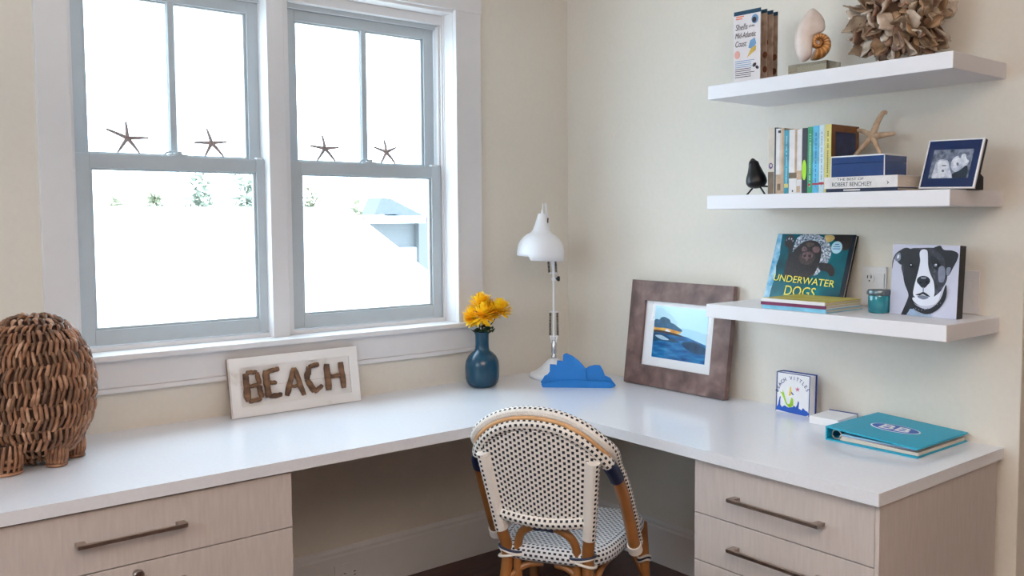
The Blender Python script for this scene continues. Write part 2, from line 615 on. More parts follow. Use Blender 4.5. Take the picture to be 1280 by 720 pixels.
def drawer_cabinet(label, X, w, depth, zs, handles, lock=None, side=None):
    """X: local x along the front, y up, z out of the front face"""
    root = thing('drawer_cabinet', label, 'cabinet', X @ V((w / 2, 0, -depth / 2)))
    bpy.context.view_layer.update()
    top = TZ - TT
    b = MB()
    b.box((0.0, 0.09, -depth), (w, top, -0.021), M['cab'], X)
    b.box((0.02, 0.0, -depth), (w - 0.02, 0.09, -0.08), M['kick'], X)
    b.build('body', root)
    if side:
        b = MB()
        b.box((w, 0.0, -depth + 0.045), (w + 0.012, top, 0), M['cab'], X)
        b.box((w, 0.0, -depth), (w + 0.010, top, -depth + 0.043), M['cab'], X)
        b.build('side_panel', root, bevel=0.001)
    for (za, zb), h in zip(zs, handles):
        d = one(lambda q: q.box((0.001, za + 0.0015, -0.0205), (w - 0.001, zb - 0.0015, 0), M['cab'], X)).build('drawer', root, bevel=0.0012)
        if h:
            bar_handle(d, X @ Matrix.Translation((h[0], h[1], 0)), h[2])
        if lock and lock[0] == za:
            k = MB()
            k.lathe([(0.011, 0.0), (0.011, 0.012), (0.014, 0.014), (0.014, 0.020), (0.011, 0.023)], M['steel'], 20, X @ Matrix.Translation((lock[1], lock[2], 0)))
            k.build('lock_knob', d)
    return root

XA = frame_at((-2.56, -0.690, 0), (1, 0, 0), (0, 0, 1))
drawer_cabinet('pale wood drawer cabinet under the windows, nearest the wicker basket', XA, 0.914, 0.655,
               [(0.552, 0.712), (0.395, 0.552), (0.24, 0.395), (0.092, 0.24)],
               [(0.482, 0.634, 0.262), (0.482, 0.486, 0.262), (0.482, 0.33, 0.262), (0.482, 0.18, 0.262)], lock=(0.395, 0.492, 0.526))
XB = frame_at((-0.672, -1.346, 0), (0, -1, 0), (0, 0, 1))
drawer_cabinet('pale wood drawer cabinet under the shelf wall end of the desk, below the teal binder', XB, 0.590, 0.650,
               [(0.552, 0.712), (0.408, 0.552), (0.25, 0.408), (0.092, 0.25)],
               [(0.298, 0.628, 0.300), (0.298, 0.482, 0.300), (0.298, 0.33, 0.300), (0.298, 0.18, 0.300)], side=True)

# ------------------------------------------------------------------ floating shelves
SY0, SY1, SD, ST = -1.086, -1.931, 0.318, 0.046
S1, S2, S3 = 1.872, 1.504, 1.135
for z, lb in ((S1, 'top white floating shelf, holding the shell ball'), (S2, 'middle white floating shelf, holding the upright books'), (S3, 'lowest white floating shelf, holding the dog portrait')):
    o = one(lambda b: b.box((-SD, SY1, z - ST), (0, SY0, z), M['shelf'])).build('floating_shelf', bevel=0.0025)
    tag(o, lb, 'shelf', 'floating shelves on the right wall')

# ------------------------------------------------------------------ rattan chair
CH = thing('rattan_armchair', 'rattan bistro armchair with white and navy woven back, pulled up to the desk', 'chair', (-1.034, -1.09, 0), radians(30))
bpy.context.view_layer.update()
CX = CH.matrix_world.copy()
def C(p):
    return CX @ V(p)
def cpts(pts, k=8):
    return [C(p) for p in smooth_curve(pts, k)]
FWD = CX.to_3x3() @ V((1, 0, 0))

inner_half = [(-0.100, 0.0, 0.848), (-0.098, 0.070, 0.840), (-0.088, 0.130, 0.814), (-0.066, 0.175, 0.773), (-0.030, 0.206, 0.722), (0.022, 0.220, 0.650), (0.086, 0.226, 0.545), (0.156, 0.229, 0.420)]
full = smooth_curve([(x, -y, z) for x, y, z in inner_half[::-1]] + inner_half[1:], 10)
iw = [i for i, p in enumerate(full) if p.z > 0.728]
ib = [i for i, p in enumerate(full) if 0.690 < p.z <= 0.735]
i0, i1 = iw[0], iw[-1]
b = MB()
b.tube([C(p) for p in full[i0 - 0:i1 + 1]], 0.0205, M['weave_tube'], 16, FWD)
b.build('back_arch', CH)
for seg in (full[:i0 + 1], full[i1:]):
    b = MB()
    b.tube([C(p) for p in seg], 0.0185, M['cane'], 14, FWD)
    o = b.build('arm', CH)
    zs = sorted(range(len(seg)), key=lambda i: -seg[i].z)
    top = [p for p in seg if p.z > 0.682]
    if len(top) > 1:
        q = MB()
        q.tube([C(p) for p in top], 0.0215, M['navy'], 14, FWD)
        q.build('navy_band', o)
    low = [p for p in seg if p.z < 0.452]
    q = MB()
    q.tube([C(p) for p in low], 0.0225, M['cord'], 14, FWD)
    q.build('cord_wrap', o)
# outer strip following the loop
outer = []
for i, p in enumerate(full):
    t = (full[min(i + 1, len(full) - 1)] - full[max(i - 1, 0)]).normalized()
    nrm = V((1, 0, 0)).cross(t)
    if nrm.dot(p - V((p.x, 0, 0.45))) < 0:
        nrm = -nrm
    nrm.normalize()
    w_ = min(max((0.80 - p.z) / 0.12, 0.0), 1.0)           # on the arms the strip runs along the front of the pole
    w_ = w_ * w_ * (3 - 2 * w_)
    fw_ = V((1, 0, 0)) - t * t.x
    nrm = (nrm * (1 - w_) + fw_.normalized() * w_).normalized()
    outer.append(p + nrm * (0.034 - 0.003 * w_) + V((0.004, 0, 0)))
rim = weave_mat('woven_rim_strip', 0.0150, 2 * pi * 0.0165 / 10, (5.95, 9.05), fu=0.5, fv=0.62)
nt = rim.node_tree
b = MB()
b.tube([C(p) for p in outer], 0.0165, rim, 20, FWD)
RIM = b.build('rim_strip', CH)
cane_line = []
for p, q in zip(full, outer):
    cane_line.append(p.lerp(q, 0.55) + V((-0.012, 0, 0)))
cl = [p for p in cane_line if p.z > 0.735]
b = MB()
b.tube([C(p) for p in cl], 0.0065, M['cane_pale'], 10, FWD)
b.build('cane_strip', CH)

def post_pt(s, z):
    t = (z - 0.43) / 0.31
    return V((-0.078 * max(t, 0) + 0.0, s * (0.127 + 0.041 * max(t, 0)), z))
side_weave = {1: weave_mat('woven_post_wrap_left', 0.0150, 2 * pi * 0.0200 / 10, (2.95, 5.05), fu=0.5, fv=0.6), -1: weave_mat('woven_post_wrap_right', 0.0150, 2 * pi * 0.0200 / 10, (5.95, 9.05), fu=0.5, fv=0.6)}
for s in (1, -1):
    b = MB()
    pts = [V((-0.050, s * 0.158, 0.0)), V((-0.030, s * 0.148, 0.15)), V((-0.008, s * 0.133, 0.33))] + [post_pt(s, z) for z in (0.43, 0.50, 0.545)]
    b.tube(cpts(pts, 6), 0.0180, M['cane'], 14, FWD)
    o = b.build('leg', CH)
    b = MB()
    b.tube([C(post_pt(s, z)) for z in (0.505, 0.56, 0.62, 0.68, 0.72, 0.748)], 0.0200, side_weave[s], 16, FWD)
    b.build('back_post', CH)
    b = MB()
    b.tube(cpts([(0.395, s * 0.188, 0.425), (0.405, s * 0.196, 0.25), (0.420, s * 0.206, 0.0)], 6), 0.0175, M['cane'], 14, FWD)
    fl = b.build('leg', CH)
    q = MB()
    for z, m in ((0.300, 'cord'), (0.307, 'navy'), (0.314, 'cord')):
        q.tube([C((0.402 + 0.021 * cos(a), s * 0.193 + 0.021 * sin(a), z + 0.006 * sin(2 * a))) for a in [2 * pi * i / 16 for i in range(16)]], 0.004, M[m], 8, closed=True)
    q.build('cord_wrap', fl)
    # crossed cords binding post and hoop
    q = MB()
    for dz, m, tw in ((0.004, 'cord', 0.010), (-0.006, 'cord', -0.010), (0.010, 'navy', 0.006)):
        q.tube([C((-0.001 + 0.0235 * cos(a), s * 0.112 + 0.040 * sin(a), 0.432 + dz + tw * sin(a) * s)) for a in [2 * pi * i / 20 for i in range(20)]], 0.0042, M[m], 8, closed=True)
    q.build('cord_binding', CH)
b = MB()                                                  # bottom rail of the back
b.tube(cpts([(-0.026, 0.150, 0.560), (-0.034, 0.075, 0.549), (-0.038, 0.0, 0.545), (-0.034, -0.075, 0.549), (-0.026, -0.150, 0.560)], 8), 0.0195, M['weave_tube'], 16, FWD)
b.build('back_rail', CH)
b = MB()                                                  # bent hoop under the rail
b.tube(cpts([(0.004, 0.094, 0.350), (0.003, 0.094, 0.44), (-0.006, 0.080, 0.492), (-0.018, 0.040, 0.522), (-0.022, 0, 0.528), (-0.018, -0.040, 0.522), (-0.006, -0.080, 0.492), (0.003, -0.094, 0.44), (0.004, -0.094, 0.350)], 6), 0.0130, M['cane'], 12, FWD)
hoop = b.build('hoop', CH)
q = MB()
q.tube(cpts([(-0.0185, 0.030, 0.524), (-0.022, 0, 0.528), (-0.0185, -0.030, 0.524)], 4), 0.0150, M['navy'], 12, FWD)
q.build('navy_band', hoop)
# woven panel
arch_top = [p for p in full if abs(p.y) < 0.185 and p.z > 0.73]
def arch_z(y):
    for a, c in zip(arch_top[:-1], arch_top[1:]):
        if min(a.y, c.y) <= y <= max(a.y, c.y):
            t = (y - a.y) / (c.y - a.y) if c.y != a.y else 0
            return a.z + (c.z - a.z) * t
    return 0.77
b = MB()
NU, NV = 24, 20
vs, fs, uvs = [], [], []
for j in range(NV + 1):
    for i in range(NU + 1):
        s = -1 + 2 * i / NU
        wb, wt = 0.141, 0.167
        yt = s * wt
        z0 = 0.552
        z1 = arch_z(yt)
        z = z0 + (z1 - z0) * j / NV
        t = (z - 0.43) / 0.31
        hw = min(0.127 + 0.041 * t, 0.168)
        vs.append(C((-0.078 * t + 0.004 - 0.012 * (1 - s * s), s * hw, z)))
for j in range(NV):
    for i in range(NU):
        a = j * (NU + 1) + i
        fs.append((a, a + 1, a + NU + 2, a + NU + 1))
        def uvp(i2, j2):
            s = -1 + 2 * i2 / NU
            z1 = arch_z(s * 0.167)
            return (0.552 + (z1 - 0.552) * j2 / NV, 0.5 + s * 0.155)
        uvs.append([uvp(i, j), uvp(i + 1, j), uvp(i + 1, j + 1), uvp(i, j + 1)])
b.add(vs, fs, M['weave_panel'], uvs, smooth=True)
b.build('back_panel', CH, solid=0.008)
# seat
def seat_outline(off=0.0):
    out = []
    for i in range(64):
        a = 2 * pi * i / 64
        ca, sa = cos(a), sin(a)
        e = 0.42
        x = (abs(ca) ** e) * (1 if ca >= 0 else -1)
        y = (abs(sa) ** e) * (1 if sa >= 0 else -1)
        hx, hy = 0.223, 0.176 + 0.035 * (x + 1) / 2
        out.append((0.212 + (hx + off) * x, (hy + off) * y))
    return out
b = MB()
rings = [(-0.012, 0.408), (0.0, 0.414), (0.004, 0.424), (0.004, 0.438), (-0.002, 0.449), (-0.014, 0.455), (-0.03, 0.456)]
vs, fs, uvs = [], [], []
for k, (off, z) in enumerate(rings):
    for (x, y) in seat_outline(off):
        vs.append(C((x, y, z)))
n = 64
per = [0]
so = seat_outline()
for i in range(n):
    per.append(per[-1] + hypot(so[(i + 1) % n][0] - so[i][0], so[(i + 1) % n][1] - so[i][1]))
for k in range(len(rings) - 1):
    for i in range(n):
        j = (i + 1) % n
        fs.append((k * n + i, k * n + j, (k + 1) * n + j, (k + 1) * n + i))
        uvs.append([(per[i], 0.0125 * k), (per[i + 1], 0.0125 * k), (per[i + 1], 0.0125 * (k + 1)), (per[i], 0.0125 * (k + 1))])
b.add(vs, fs, M['weave_seat'], uvs, smooth=True)
to = seat_outline(rings[-1][0])
G = 10
tv = []
for g in range(G + 1):
    for (x, y) in to:
        f = 1 - g / G
        tv.append((0.212 + (x - 0.212) * f, y * f, 0.456 - 0.006 * (1 - f)))
fs, uvs = [], []
for g in range(G):
    for i in range(n):
        j = (i + 1) % n
        q = (g * n + i, g * n + j, (g + 1) * n + j, (g + 1) * n + i)
        fs.append(q)
        uvs.append([(tv[a][1] + 1, tv[a][0] + 1) for a in q])
b.add([C(p) for p in tv], fs, M['weave_seat'], uvs, smooth=True)
b.add([C((x, y, 0.408)) for x, y in seat_outline(-0.012)], [tuple(range(63, -1, -1))], M['cane'])
b.build('seat', CH)
for s in (1, -1):
    b = MB()
    b.tube(cpts([(0.400, s * 0.190, 0.300), (0.385, s * 0.170, 0.37), (0.34, s * 0.165, 0.398), (0.21, s * 0.163, 0.398), (0.08, s * 0.150, 0.394), (0.02, s * 0.140, 0.35), (-0.006, s * 0.132, 0.300)], 6), 0.0105, M['cane'], 10)
    b.build('side_brace', CH)
    b = MB()
    b.tube(cpts([(-0.012, s * 0.132, 0.315), (0.0, s * 0.105, 0.365), (0.012, s * 0.065, 0.393), (0.024, s * 0.020, 0.398)], 6), 0.0105, M['cane'], 10)
    b.build('rear_brace', CH)
    b = MB()
    b.tube(cpts([(0.398, s * 0.190, 0.26), (0.405, s * 0.12, 0.37), (0.410, s * 0.04, 0.395)], 6), 0.0105, M['cane'], 10)
    b.build('front_brace', CH)
b = MB()
b.tube([C((0.41, 0.04, 0.395)), C((0.41, -0.04, 0.395))], 0.0105, M['cane'], 10)
b.build('front_brace', CH)

# ------------------------------------------------------------------ desk lamp
DZ = TZ
LX, LY = -0.225, -0.165
lamp = thing('desk_lamp', 'white sprung-arm desk lamp with a dome shade in the corner of the desk', 'lamp', (LX, LY, DZ))
bpy.context.view_layer.update()
LR = V((0.765, -0.644, 0))                                # across
LF = V((0.643, 0.764, 0))                                 # away
def lp(dx, z, dy=0.0):
    return V((LX, LY, 0)) + LR * dx + LF * dy + V((0, 0, z))
LM = Matrix(((LR.x, LF.x, 0, LX), (LR.y, LF.y, 0, LY), (0, 0, 1, 0), (0, 0, 0, 1)))
def T(x, y, z):
    return Matrix.Translation((x, y, z))
b = MB()
b.lathe([(0.098, DZ), (0.105, DZ + 0.003), (0.105, DZ + 0.013), (0.101, DZ + 0.018), (0.080, DZ + 0.027), (0.058, DZ + 0.042), (0.040, DZ + 0.060), (0.026, DZ + 0.074), (0.013, DZ + 0.080), (0.0, DZ + 0.081)], M['lamp'], 48, LM, cap1=False)
b.build('base', lamp)
b = MB()
b.lathe([(0.009, 0.826), (0.012, 0.832), (0.012, 0.842), (0.008, 0.846), (0.0115, 0.858), (0.0115, 0.895), (0.007, 0.902), (0.007, 0.91)], mat('lamp_chrome', rgb(205, 205, 210), 0.25, 0.8), 20, LM)
b.build('stem_socket', lamp)
b = MB()
for dx in (-0.014, 0.014):
    b.tube([lp(dx * 0.5, 0.895), lp(dx, 0.925)], 0.0032, M['lamp'], 8)
b.tube([lp(-0.018, 0.925), lp(0.018, 0.925)], 0.004, M['lamp'], 8)
b.tube([lp(0, 0.90), lp(0, 1.255)], 0.0052, M['lamp'], 10)
b.tube([lp(-0.018, 1.030), lp(0.018, 1.030)], 0.0035, M['lamp'], 8)
b.build('lower_arm', lamp)
def spring(x0, z0, x1, z1, dy=0):
    q = MB()
    N = 22
    pts = []
    for i in range(N * 8 + 1):
        t = i / (N * 8)
        a = 2 * pi * N * t
        pts.append(lp(x0 + (x1 - x0) * t + 0.0036 * cos(a), z0 + (z1 - z0) * t, dy + 0.0036 * sin(a)))
    q.tube(pts, 0.0018, M['spring'], 6)
    return q.build('spring', lamp)
for s in (-1, 1):
    spring(s * 0.016, 0.928, s * 0.015, 1.026)
    spring(s * 0.015 - 0.004, 1.198, s * 0.015 - 0.010, 1.290, 0.0)
b = MB()
b.tube([lp(-0.018, 1.196), lp(0.014, 1.196)], 0.0035, M['lamp'], 8)
b.tube(cpts([], 1) if False else [lp(0.0, 1.19), lp(-0.008, 1.26), lp(-0.022, 1.40, 0.012), lp(-0.034, 1.492, 0.014)], 0.0048, M['lamp'], 10)
b.tube([lp(-0.012, 1.292), lp(0.020, 1.292)], 0.0035, M['lamp'], 8)
b.build('upper_arm', lamp)
b = MB()
K = frame_at(lp(0.006, 1.172), LR, (0, 0, 1))
b.lathe([(0.004, 0.006), (0.004, 0.013), (0.009, 0.014), (0.011, 0.020), (0.010, 0.026), (0.0, 0.027)], M['black'], 12, frame_at(lp(0.0, 1.172, -0.004), (0, 0, 1), -LF))
b.lathe([(0.009, -0.008), (0.009, 0.008)], M['lamp'], 12, frame_at(lp(0, 1.170), LR, (0, 0, 1)))
b.build('joint_knob', lamp)
# shade: bell tilted slightly, a cut-away lip on the near rim
SH = LM @ T(-0.056, -0.06, 1.270) @ Matrix.Rotation(radians(3), 4, 'Y')
prof_o = [(0.098, 0.0), (0.0985, 0.014), (0.097, 0.030), (0.094, 0.046), (0.087, 0.062), (0.077, 0.076), (0.062, 0.089), (0.0445, 0.098), (0.036, 0.110), (0.0285, 0.134), (0.022, 0.158), (0.0175, 0.176), (0.0160, 0.179), (0.0, 0.180)]
prof_i = [(0.0, 0.092), (0.040, 0.088), (0.058, 0.080), (0.073, 0.069), (0.084, 0.056), (0.091, 0.042), (0.0955, 0.014), (0.0955, 0.0)]
b = MB()
n = 64
vs, fs = [], []
prof = prof_i + prof_o
for r, z in prof:
    for k in range(n):
        a = 2 * pi * k / n
        lip = 0.015 if (z == 0.0 and (-2.05 < ((a + pi) % (2 * pi)) - pi < 0.35)) else 0.0
        vs.append(SH @ V((r * cos(a), r * sin(a), z - lip)))
for i in range(len(prof) - 1):
    for k in range(n):
        fs.append((i * n + k, i * n + (k + 1) % n, (i + 1) * n + (k + 1) % n, (i + 1) * n + k))
b.add(vs, fs, M['lamp'], smooth=True)
shade = b.build('lamp_shade', lamp)
b = MB()
b.box((0.022, -0.012, 0.140), (0.0275, -0.004, 0.162), M['black'], SH)
b.box((0.020, -0.003, 0.136), (0.0265, 0.005, 0.166), M['lamp'], SH)
b.build('switch', shade)
b = MB()
b.lathe([(0.006, 0.176), (0.006, 0.190), (0.003, 0.196), (0.0022, 0.222)], M['lamp'], 10, SH)
b.build('cable_stem', shade)
b = MB()
b.tube(smooth_curve([lp(0.000, 0.832, -0.004), lp(0.008, 0.822, -0.012), lp(0.026, 0.806, -0.026), lp(0.052, 0.792, -0.045), lp(0.090, 0.775, -0.03), lp(0.13, 0.756, 0.01), lp(0.16, 0.754, 0.05)], 8), 0.0028, mat('lamp_cable', rgb(190, 190, 198), 0.4), 8)
b.build('cable', lamp)

# ------------------------------------------------------------------ vase and chrysanthemums
VX, VY = -0.584, -0.140
m_vase = mat('blue_glass', rgb(0, 60, 86), 0.25, var=0.2, scale=12, trans=0.0, coat=0.1)
vase = thing('vase', 'teal-blue bottle vase standing below the corner of the window', 'vase', (VX, VY, DZ))
bpy.context.view_layer.update()
VM = T(VX, VY, DZ)
b = MB()
outer_p = [(0.0, 0.0), (0.044, 0.0), (0.056, 0.006), (0.064, 0.018), (0.068, 0.035), (0.069, 0.060), (0.069, 0.085), (0.066, 0.105), (0.057, 0.124), (0.043, 0.138), (0.032, 0.146), (0.028, 0.156), (0.027, 0.180), (0.028, 0.212), (0.031, 0.218), (0.030, 0.222)]
inner_p = [(0.026, 0.220), (0.024, 0.212), (0.023, 0.165), (0.027, 0.148), (0.05, 0.128), (0.062, 0.10), (0.064, 0.05), (0.05, 0.012), (0.0, 0.010)]
b.lathe(outer_p + inner_p, m_vase, 40, VM, cap0=False, cap1=False)
b.build('body', vase)
m_pet = ramp_mat('yellow_petal', [(0.3, rgb(255, 192, 14)), (0.7, rgb(255, 226, 50))], 30, 0.5)
m_leaf = mat('dark_leaf', rgb(40, 62, 34), 0.5, var=0.4, scale=30)
m_stem = mat('flower_stem', rgb(84, 66, 40), 0.5, var=0.3)
m_cal = mat('flower_calyx', rgb(104, 60, 16), 0.6, var=0.3)

def petal(b, c, d, L, w, cup, m):
    """a rounded strap petal rising from c towards d with a curled tip"""
    d = d.normalized()
    s = d.cross(V((0, 0, 1)))
    if s.length < 1e-3:
        s = V((1, 0, 0))
    s.normalize()
    u = s.cross(d)
    pts = []
    for t, ww in ((0.0, 0.35), (0.4, 0.8), (0.75, 1.0), (1.0, 0.55)):
        mid = c + d * (L * t) + u * (cup * L * t * t)
        pts.append((mid - s * (w * ww) + u * w * 0.35 * ww, mid, mid + s * (w * ww) + u * w * 0.35 * ww))
    vs = [p for r in pts for p in r]
    fs = []
    for i in range(3):
        for k in range(2):
            a = i * 3 + k
            fs.append((a, a + 1, a + 4, a + 3))
    b.add(vs, fs, m, smooth=True)

def chrysanthemum(pos, face, R, label, leafy):
    pos, face = V(pos), V(face).normalized()
    root = thing('chrysanthemum', label, 'flower', pos, 0, 'yellow chrysanthemums in the vase')
    bpy.context.view_layer.update()
    Q = face.to_track_quat('Z', 'Y').to_matrix()
    b = MB()
    for k, (cnt, el, L) in enumerate(((22, -0.25, 0.95), (24, 0.05, 1.0), (22, 0.32, 0.98), (19, 0.6, 0.93), (15, 0.88, 0.88), (10, 1.15, 0.84), (5, 1.4, 0.8))):
        for i in range(cnt):
            a = 2 * pi * (i + 0.5 * (k % 2)) / cnt + random.uniform(-.12, .12)
            e = el + random.uniform(-.12, .12)
            d = Q @ V((cos(a) * cos(e), sin(a) * cos(e), sin(e)))
            petal(b, pos, d, R * L * random.uniform(.88, 1.08), R * 0.115, 0.30, m_pet)
    b.build('blossom', root)
    c = MB()
    c.lathe([(0.002, -0.010), (0.010, -0.006), (0.014, 0.001), (0.012, 0.004)], m_cal, 12, T(*pos) @ Q.to_4x4())
    c.build('calyx', root)
    end = V((VX + (pos.x - VX) * 0.10, VY + (pos.y - VY) * 0.10, DZ + 0.10))
    neck = V((VX + (pos.x - VX) * 0.20, VY + (pos.y - VY) * 0.20, DZ + 0.218))
    s0 = pos - face * 0.010
    c = MB()
    c.tube(smooth_curve([s0, s0 * 0.6 + neck * 0.4 - face * 0.008, neck, end], 6), 0.0022, m_stem, 8)
    c.build('stem', root)
    for (t, az) in leafy:
        p0 = neck.lerp(s0, t)
        d = V((cos(az), sin(az), 0.75)).normalized()
        sd = V((-sin(az), cos(az), 0))
        out = [(0, 0), (0.009, 0.010), (0.014, 0.018), (0.022, 0.014), (0.024, 0.022), (0.036, 0.016), (0.045, 0.004), (0.048, 0)]
        q = MB()
        pv = [(x, y) for x, y in out] + [(x, -y) for x, y in out[::-1][1:-1]]
        vs = [p0 + d * x + sd * y + V((0, 0, -abs(y) * 0.5 - x * x * 6)) for x, y in pv]
        q.add(vs, [tuple(range(len(vs)))], m_leaf)
        o = q.build('leaf', root, solid=0.0008)
    return root
def fp(u, v, dy=0.0):                                      # offsets across / up from the vase neck
    p = V((VX, VY, 0)) + LR * ((u - 600) / 310) + LF * dy
    return (p.x, p.y, DZ + 0.222 + (414 - v) / 312)
toC = -LF
chrysanthemum(fp(599, 381, 0.015), toC * 0.55 + V((0, 0, 0.9)) - LR * 0.1, 0.055, 'topmost yellow chrysanthemum in the blue vase', [(0.05, 3.6), (0.12, 5.2), (0.22, 4.4)])
chrysanthemum(fp(588, 396, 0.010), toC * 0.3 - LR * 0.8 - V((0, 0, 0.5)), 0.048, 'leftmost yellow chrysanthemum, drooping with its brown underside showing', [(0.02, 2.6), (0.15, 3.9)])
chrysanthemum(fp(603, 392, -0.030), toC * 0.9 + V((0, 0, 0.25)) - LR * 0.1, 0.053, 'yellow chrysanthemum in front, lowest in the middle of the bunch', [(0.08, 4.2), (0.1, 0.2), (0.25, 4.8)])
chrysanthemum(fp(613, 390, 0.000), toC * 0.4 + V((0, 0, 0.7)) + LR * 0.3, 0.047, 'yellow chrysanthemum between the front bloom and the rightmost bloom', [(0.02, 5.6), (0.2, 5.0)])
chrysanthemum(fp(623, 387, 0.005), toC * 0.2 + V((0, 0, 0.8)) + LR * 0.45, 0.052, 'rightmost yellow chrysanthemum on a bent dark stem', [(0.03, 6.0)])

# ------------------------------------------------------------------ BEACH sign
m_sign = ramp_mat('worn_white_board', [(0.28, rgb(196, 184, 172)), (0.36, rgb(232, 226, 222)), (0.8, rgb(240, 236, 234))], 7, 0.7, (1, 1, 1), 0.15)
m_edge = mat('raw_board_edge', rgb(150, 122, 98), 0.8, var=0.3, scale=40)
m_drift = ramp_mat('driftwood', [(0.25, rgb(58, 40, 30)), (0.5, rgb(106, 74, 52)), (0.75, rgb(152, 114, 84))], 12, 0.8, (1, 1, 3), 0.6)
SX = frame_at((-1.583, -0.080, DZ + 0.001), (1, 0.012, 0), (0, 0.17, 1))
SW, SHh = 0.484, 0.204
sign = thing('beach_sign', 'white wooden sign with driftwood letters reading BEACH, leaning under the window', 'sign', (-1.34, -0.06, DZ))
bpy.context.view_layer.update()
b = MB()
b.box((0, 0, -0.010), (SW, SHh, 0.0), m_sign, SX)
b.box((-0.001, -0.001, -0.016), (SW + 0.001, SHh + 0.001, -0.0095), m_edge, SX)
b.build('board', sign)
b = MB()
fw = 0.034
b.prism([(0, 0), (SW, 0), (SW - fw, fw), (fw, fw)], 0, 0.008, m_sign, SX)
b.prism([(SW, 0), (SW, SHh), (SW - fw, SHh - fw), (SW - fw, fw)], 0, 0.008, m_sign, SX)
b.prism([(SW, SHh), (0, SHh), (fw, SHh - fw), (SW - fw, SHh - fw)], 0, 0.008, m_sign, SX)
b.prism([(0, SHh), (0, 0), (fw, fw), (fw, SHh - fw)], 0, 0.008, m_sign, SX)
b.box((fw + 0.002, 0.099, 0.0), (SW - fw - 0.002, 0.1002, 0.0006), m_edge, SX)
b.build('frame', sign, bevel=0.001)
def stick(b, x0, y0, x1, y1, r):
    pts = []
    for i in range(7):
        t = i / 6
        pts.append(SX @ V((x0 + (x1 - x0) * t + random.uniform(-.0012, .0012), y0 + (y1 - y0) * t + random.uniform(-.0012, .0012), 0.004 + r * 0.6)))
    rs = [r * random.uniform(.86, 1.08) for _ in pts]
    rs[0] *= 0.8
    rs[-1] *= 0.8
    b.tube(pts, rs, m_drift, 9, SX.to_3x3() @ V((0, 0, 1)), flat=1.0)
letters = {
    'B': [(.066, .058, .064, .148, .0105), (.068, .150, .102, .148, .0075), (.104, .148, .108, .108, .0075), (.070, .106, .106, .106, .007), (.106, .104, .112, .066, .0085), (.070, .058, .110, .062, .008)],
    'E': [(.134, .062, .132, .150, .0105), (.138, .146, .176, .150, .008), (.138, .108, .166, .109, .007), (.138, .066, .180, .066, .008)],
    'A': [(.196, .060, .228, .148, .0090), (.256, .056, .228, .148, .0090), (.212, .088, .244, .088, .006)],
    'C': [(.318, .150, .284, .146, .0085), (.282, .146, .270, .104, .0098), (.270, .104, .292, .062, .0098), (.294, .060, .324, .078, .0080)],
    'H': [(.345, .060, .346, .148, .0105), (.402, .060, .398, .148, .0098), (.350, .104, .398, .104, .0072)],
}
for ch, segs in letters.items():
    q = MB()
    for sg in segs:
        kx = lambda x: 0.236 + (x - 0.234) * 1.08
        stick(q, kx(sg[0]), 0.102 + (sg[1] - 0.104) * 1.08, kx(sg[2]), 0.102 + (sg[3] - 0.104) * 1.08, sg[4] * 1.12)
    q.build('letter', sign)

# ------------------------------------------------------------------ blue sail-shaped silhouette
m_blue = mat('bright_blue_card', rgb(14, 116, 196), 0.5, var=0.04)
px0, base_y, sc_ = 240, 510, 0.000600
OX = frame_at((-0.394, -0.302, DZ), (0.205, -0.205 * 1.0, 0), (0, 0, 1))
op = thing('sail_silhouette', 'bright blue cut-out of overlapping sails standing in front of the lamp base', 'ornament', (-0.30, -0.39, DZ))
bpy.context.view_layer.update()
def oo(pts):
    return [((x - px0) * sc_, (base_y - y) * sc_) for x, y in pts]
sails = [
    (0.000, [(236, 510), (218, 480), (232, 462), (244, 440), (264, 430), (280, 410), (282, 360), (320, 362), (360, 400), (420, 440), (430, 510)]),
    (0.008, [(300, 510), (318, 420), (332, 332), (366, 334), (400, 380), (440, 450), (450, 510)]),
    (0.016, [(350, 510), (366, 420), (374, 288), (394, 280), (436, 298), (478, 330), (508, 362), (524, 384), (530, 440), (520, 510)]),
    (0.008, [(480, 510), (505, 430), (524, 384), (548, 368), (584, 360), (620, 362), (640, 396), (652, 430), (688, 446), (704, 468), (726, 495), (712, 502), (690, 510)]),
    (0.024, [(236, 510), (226, 488), (300, 470), (420, 462), (560, 464), (680, 470), (724, 494), (712, 504), (690, 510)]),
]
for t, pts in sails:
    q = MB()
    q.prism(oo(pts), t - 0.001, t + 0.0065, m_blue, OX)
    q.build('sail' if t != 0.024 else 'plinth', op, bevel=0.0008)

# ------------------------------------------------------------------ big brown frame leaning on the right wall
m_fr = ramp_mat('stained_brown_wood', [(0.3, rgb(82, 60, 58)), (0.5, rgb(114, 88, 82)), (0.75, rgb(142, 118, 114))], 7, 0.5, (1, 2, 2), 0.15, 8, 0.4)
FX = frame_at((-0.075, -0.449, DZ + 0.0022), (0, -1, 0), (0.052, 0, 0.42))
FW_, FH_, fb = 0.530, 0.424, 0.082
fr = thing('framed_photograph', 'wide brown wooden frame with a beach sunset photo, leaning on the right wall', 'picture frame', (-0.06, -0.71, DZ))
bpy.context.view_layer.update()
b = MB()
for poly in ([(0, 0), (FW_, 0), (FW_ - fb, fb), (fb, fb)], [(FW_, 0), (FW_, FH_), (FW_ - fb, FH_ - fb), (FW_ - fb, fb)], [(FW_, FH_), (0, FH_), (fb, FH_ - fb), (FW_ - fb, FH_ - fb)], [(0, FH_), (0, 0), (fb, fb), (fb, FH_ - fb)]):
    b.prism(poly, -0.012, 0.012, m_fr, FX)
b.build('frame', fr, bevel=0.0015)
b = MB()
b.box((fb - 0.006, fb - 0.006, -0.004), (FW_ - fb + 0.006, FH_ - fb + 0.006, 0.000), M['white'], FX)
b.build('mat_board', fr)
mw, mh = FW_ - 2 * fb, FH_ - 2 * fb
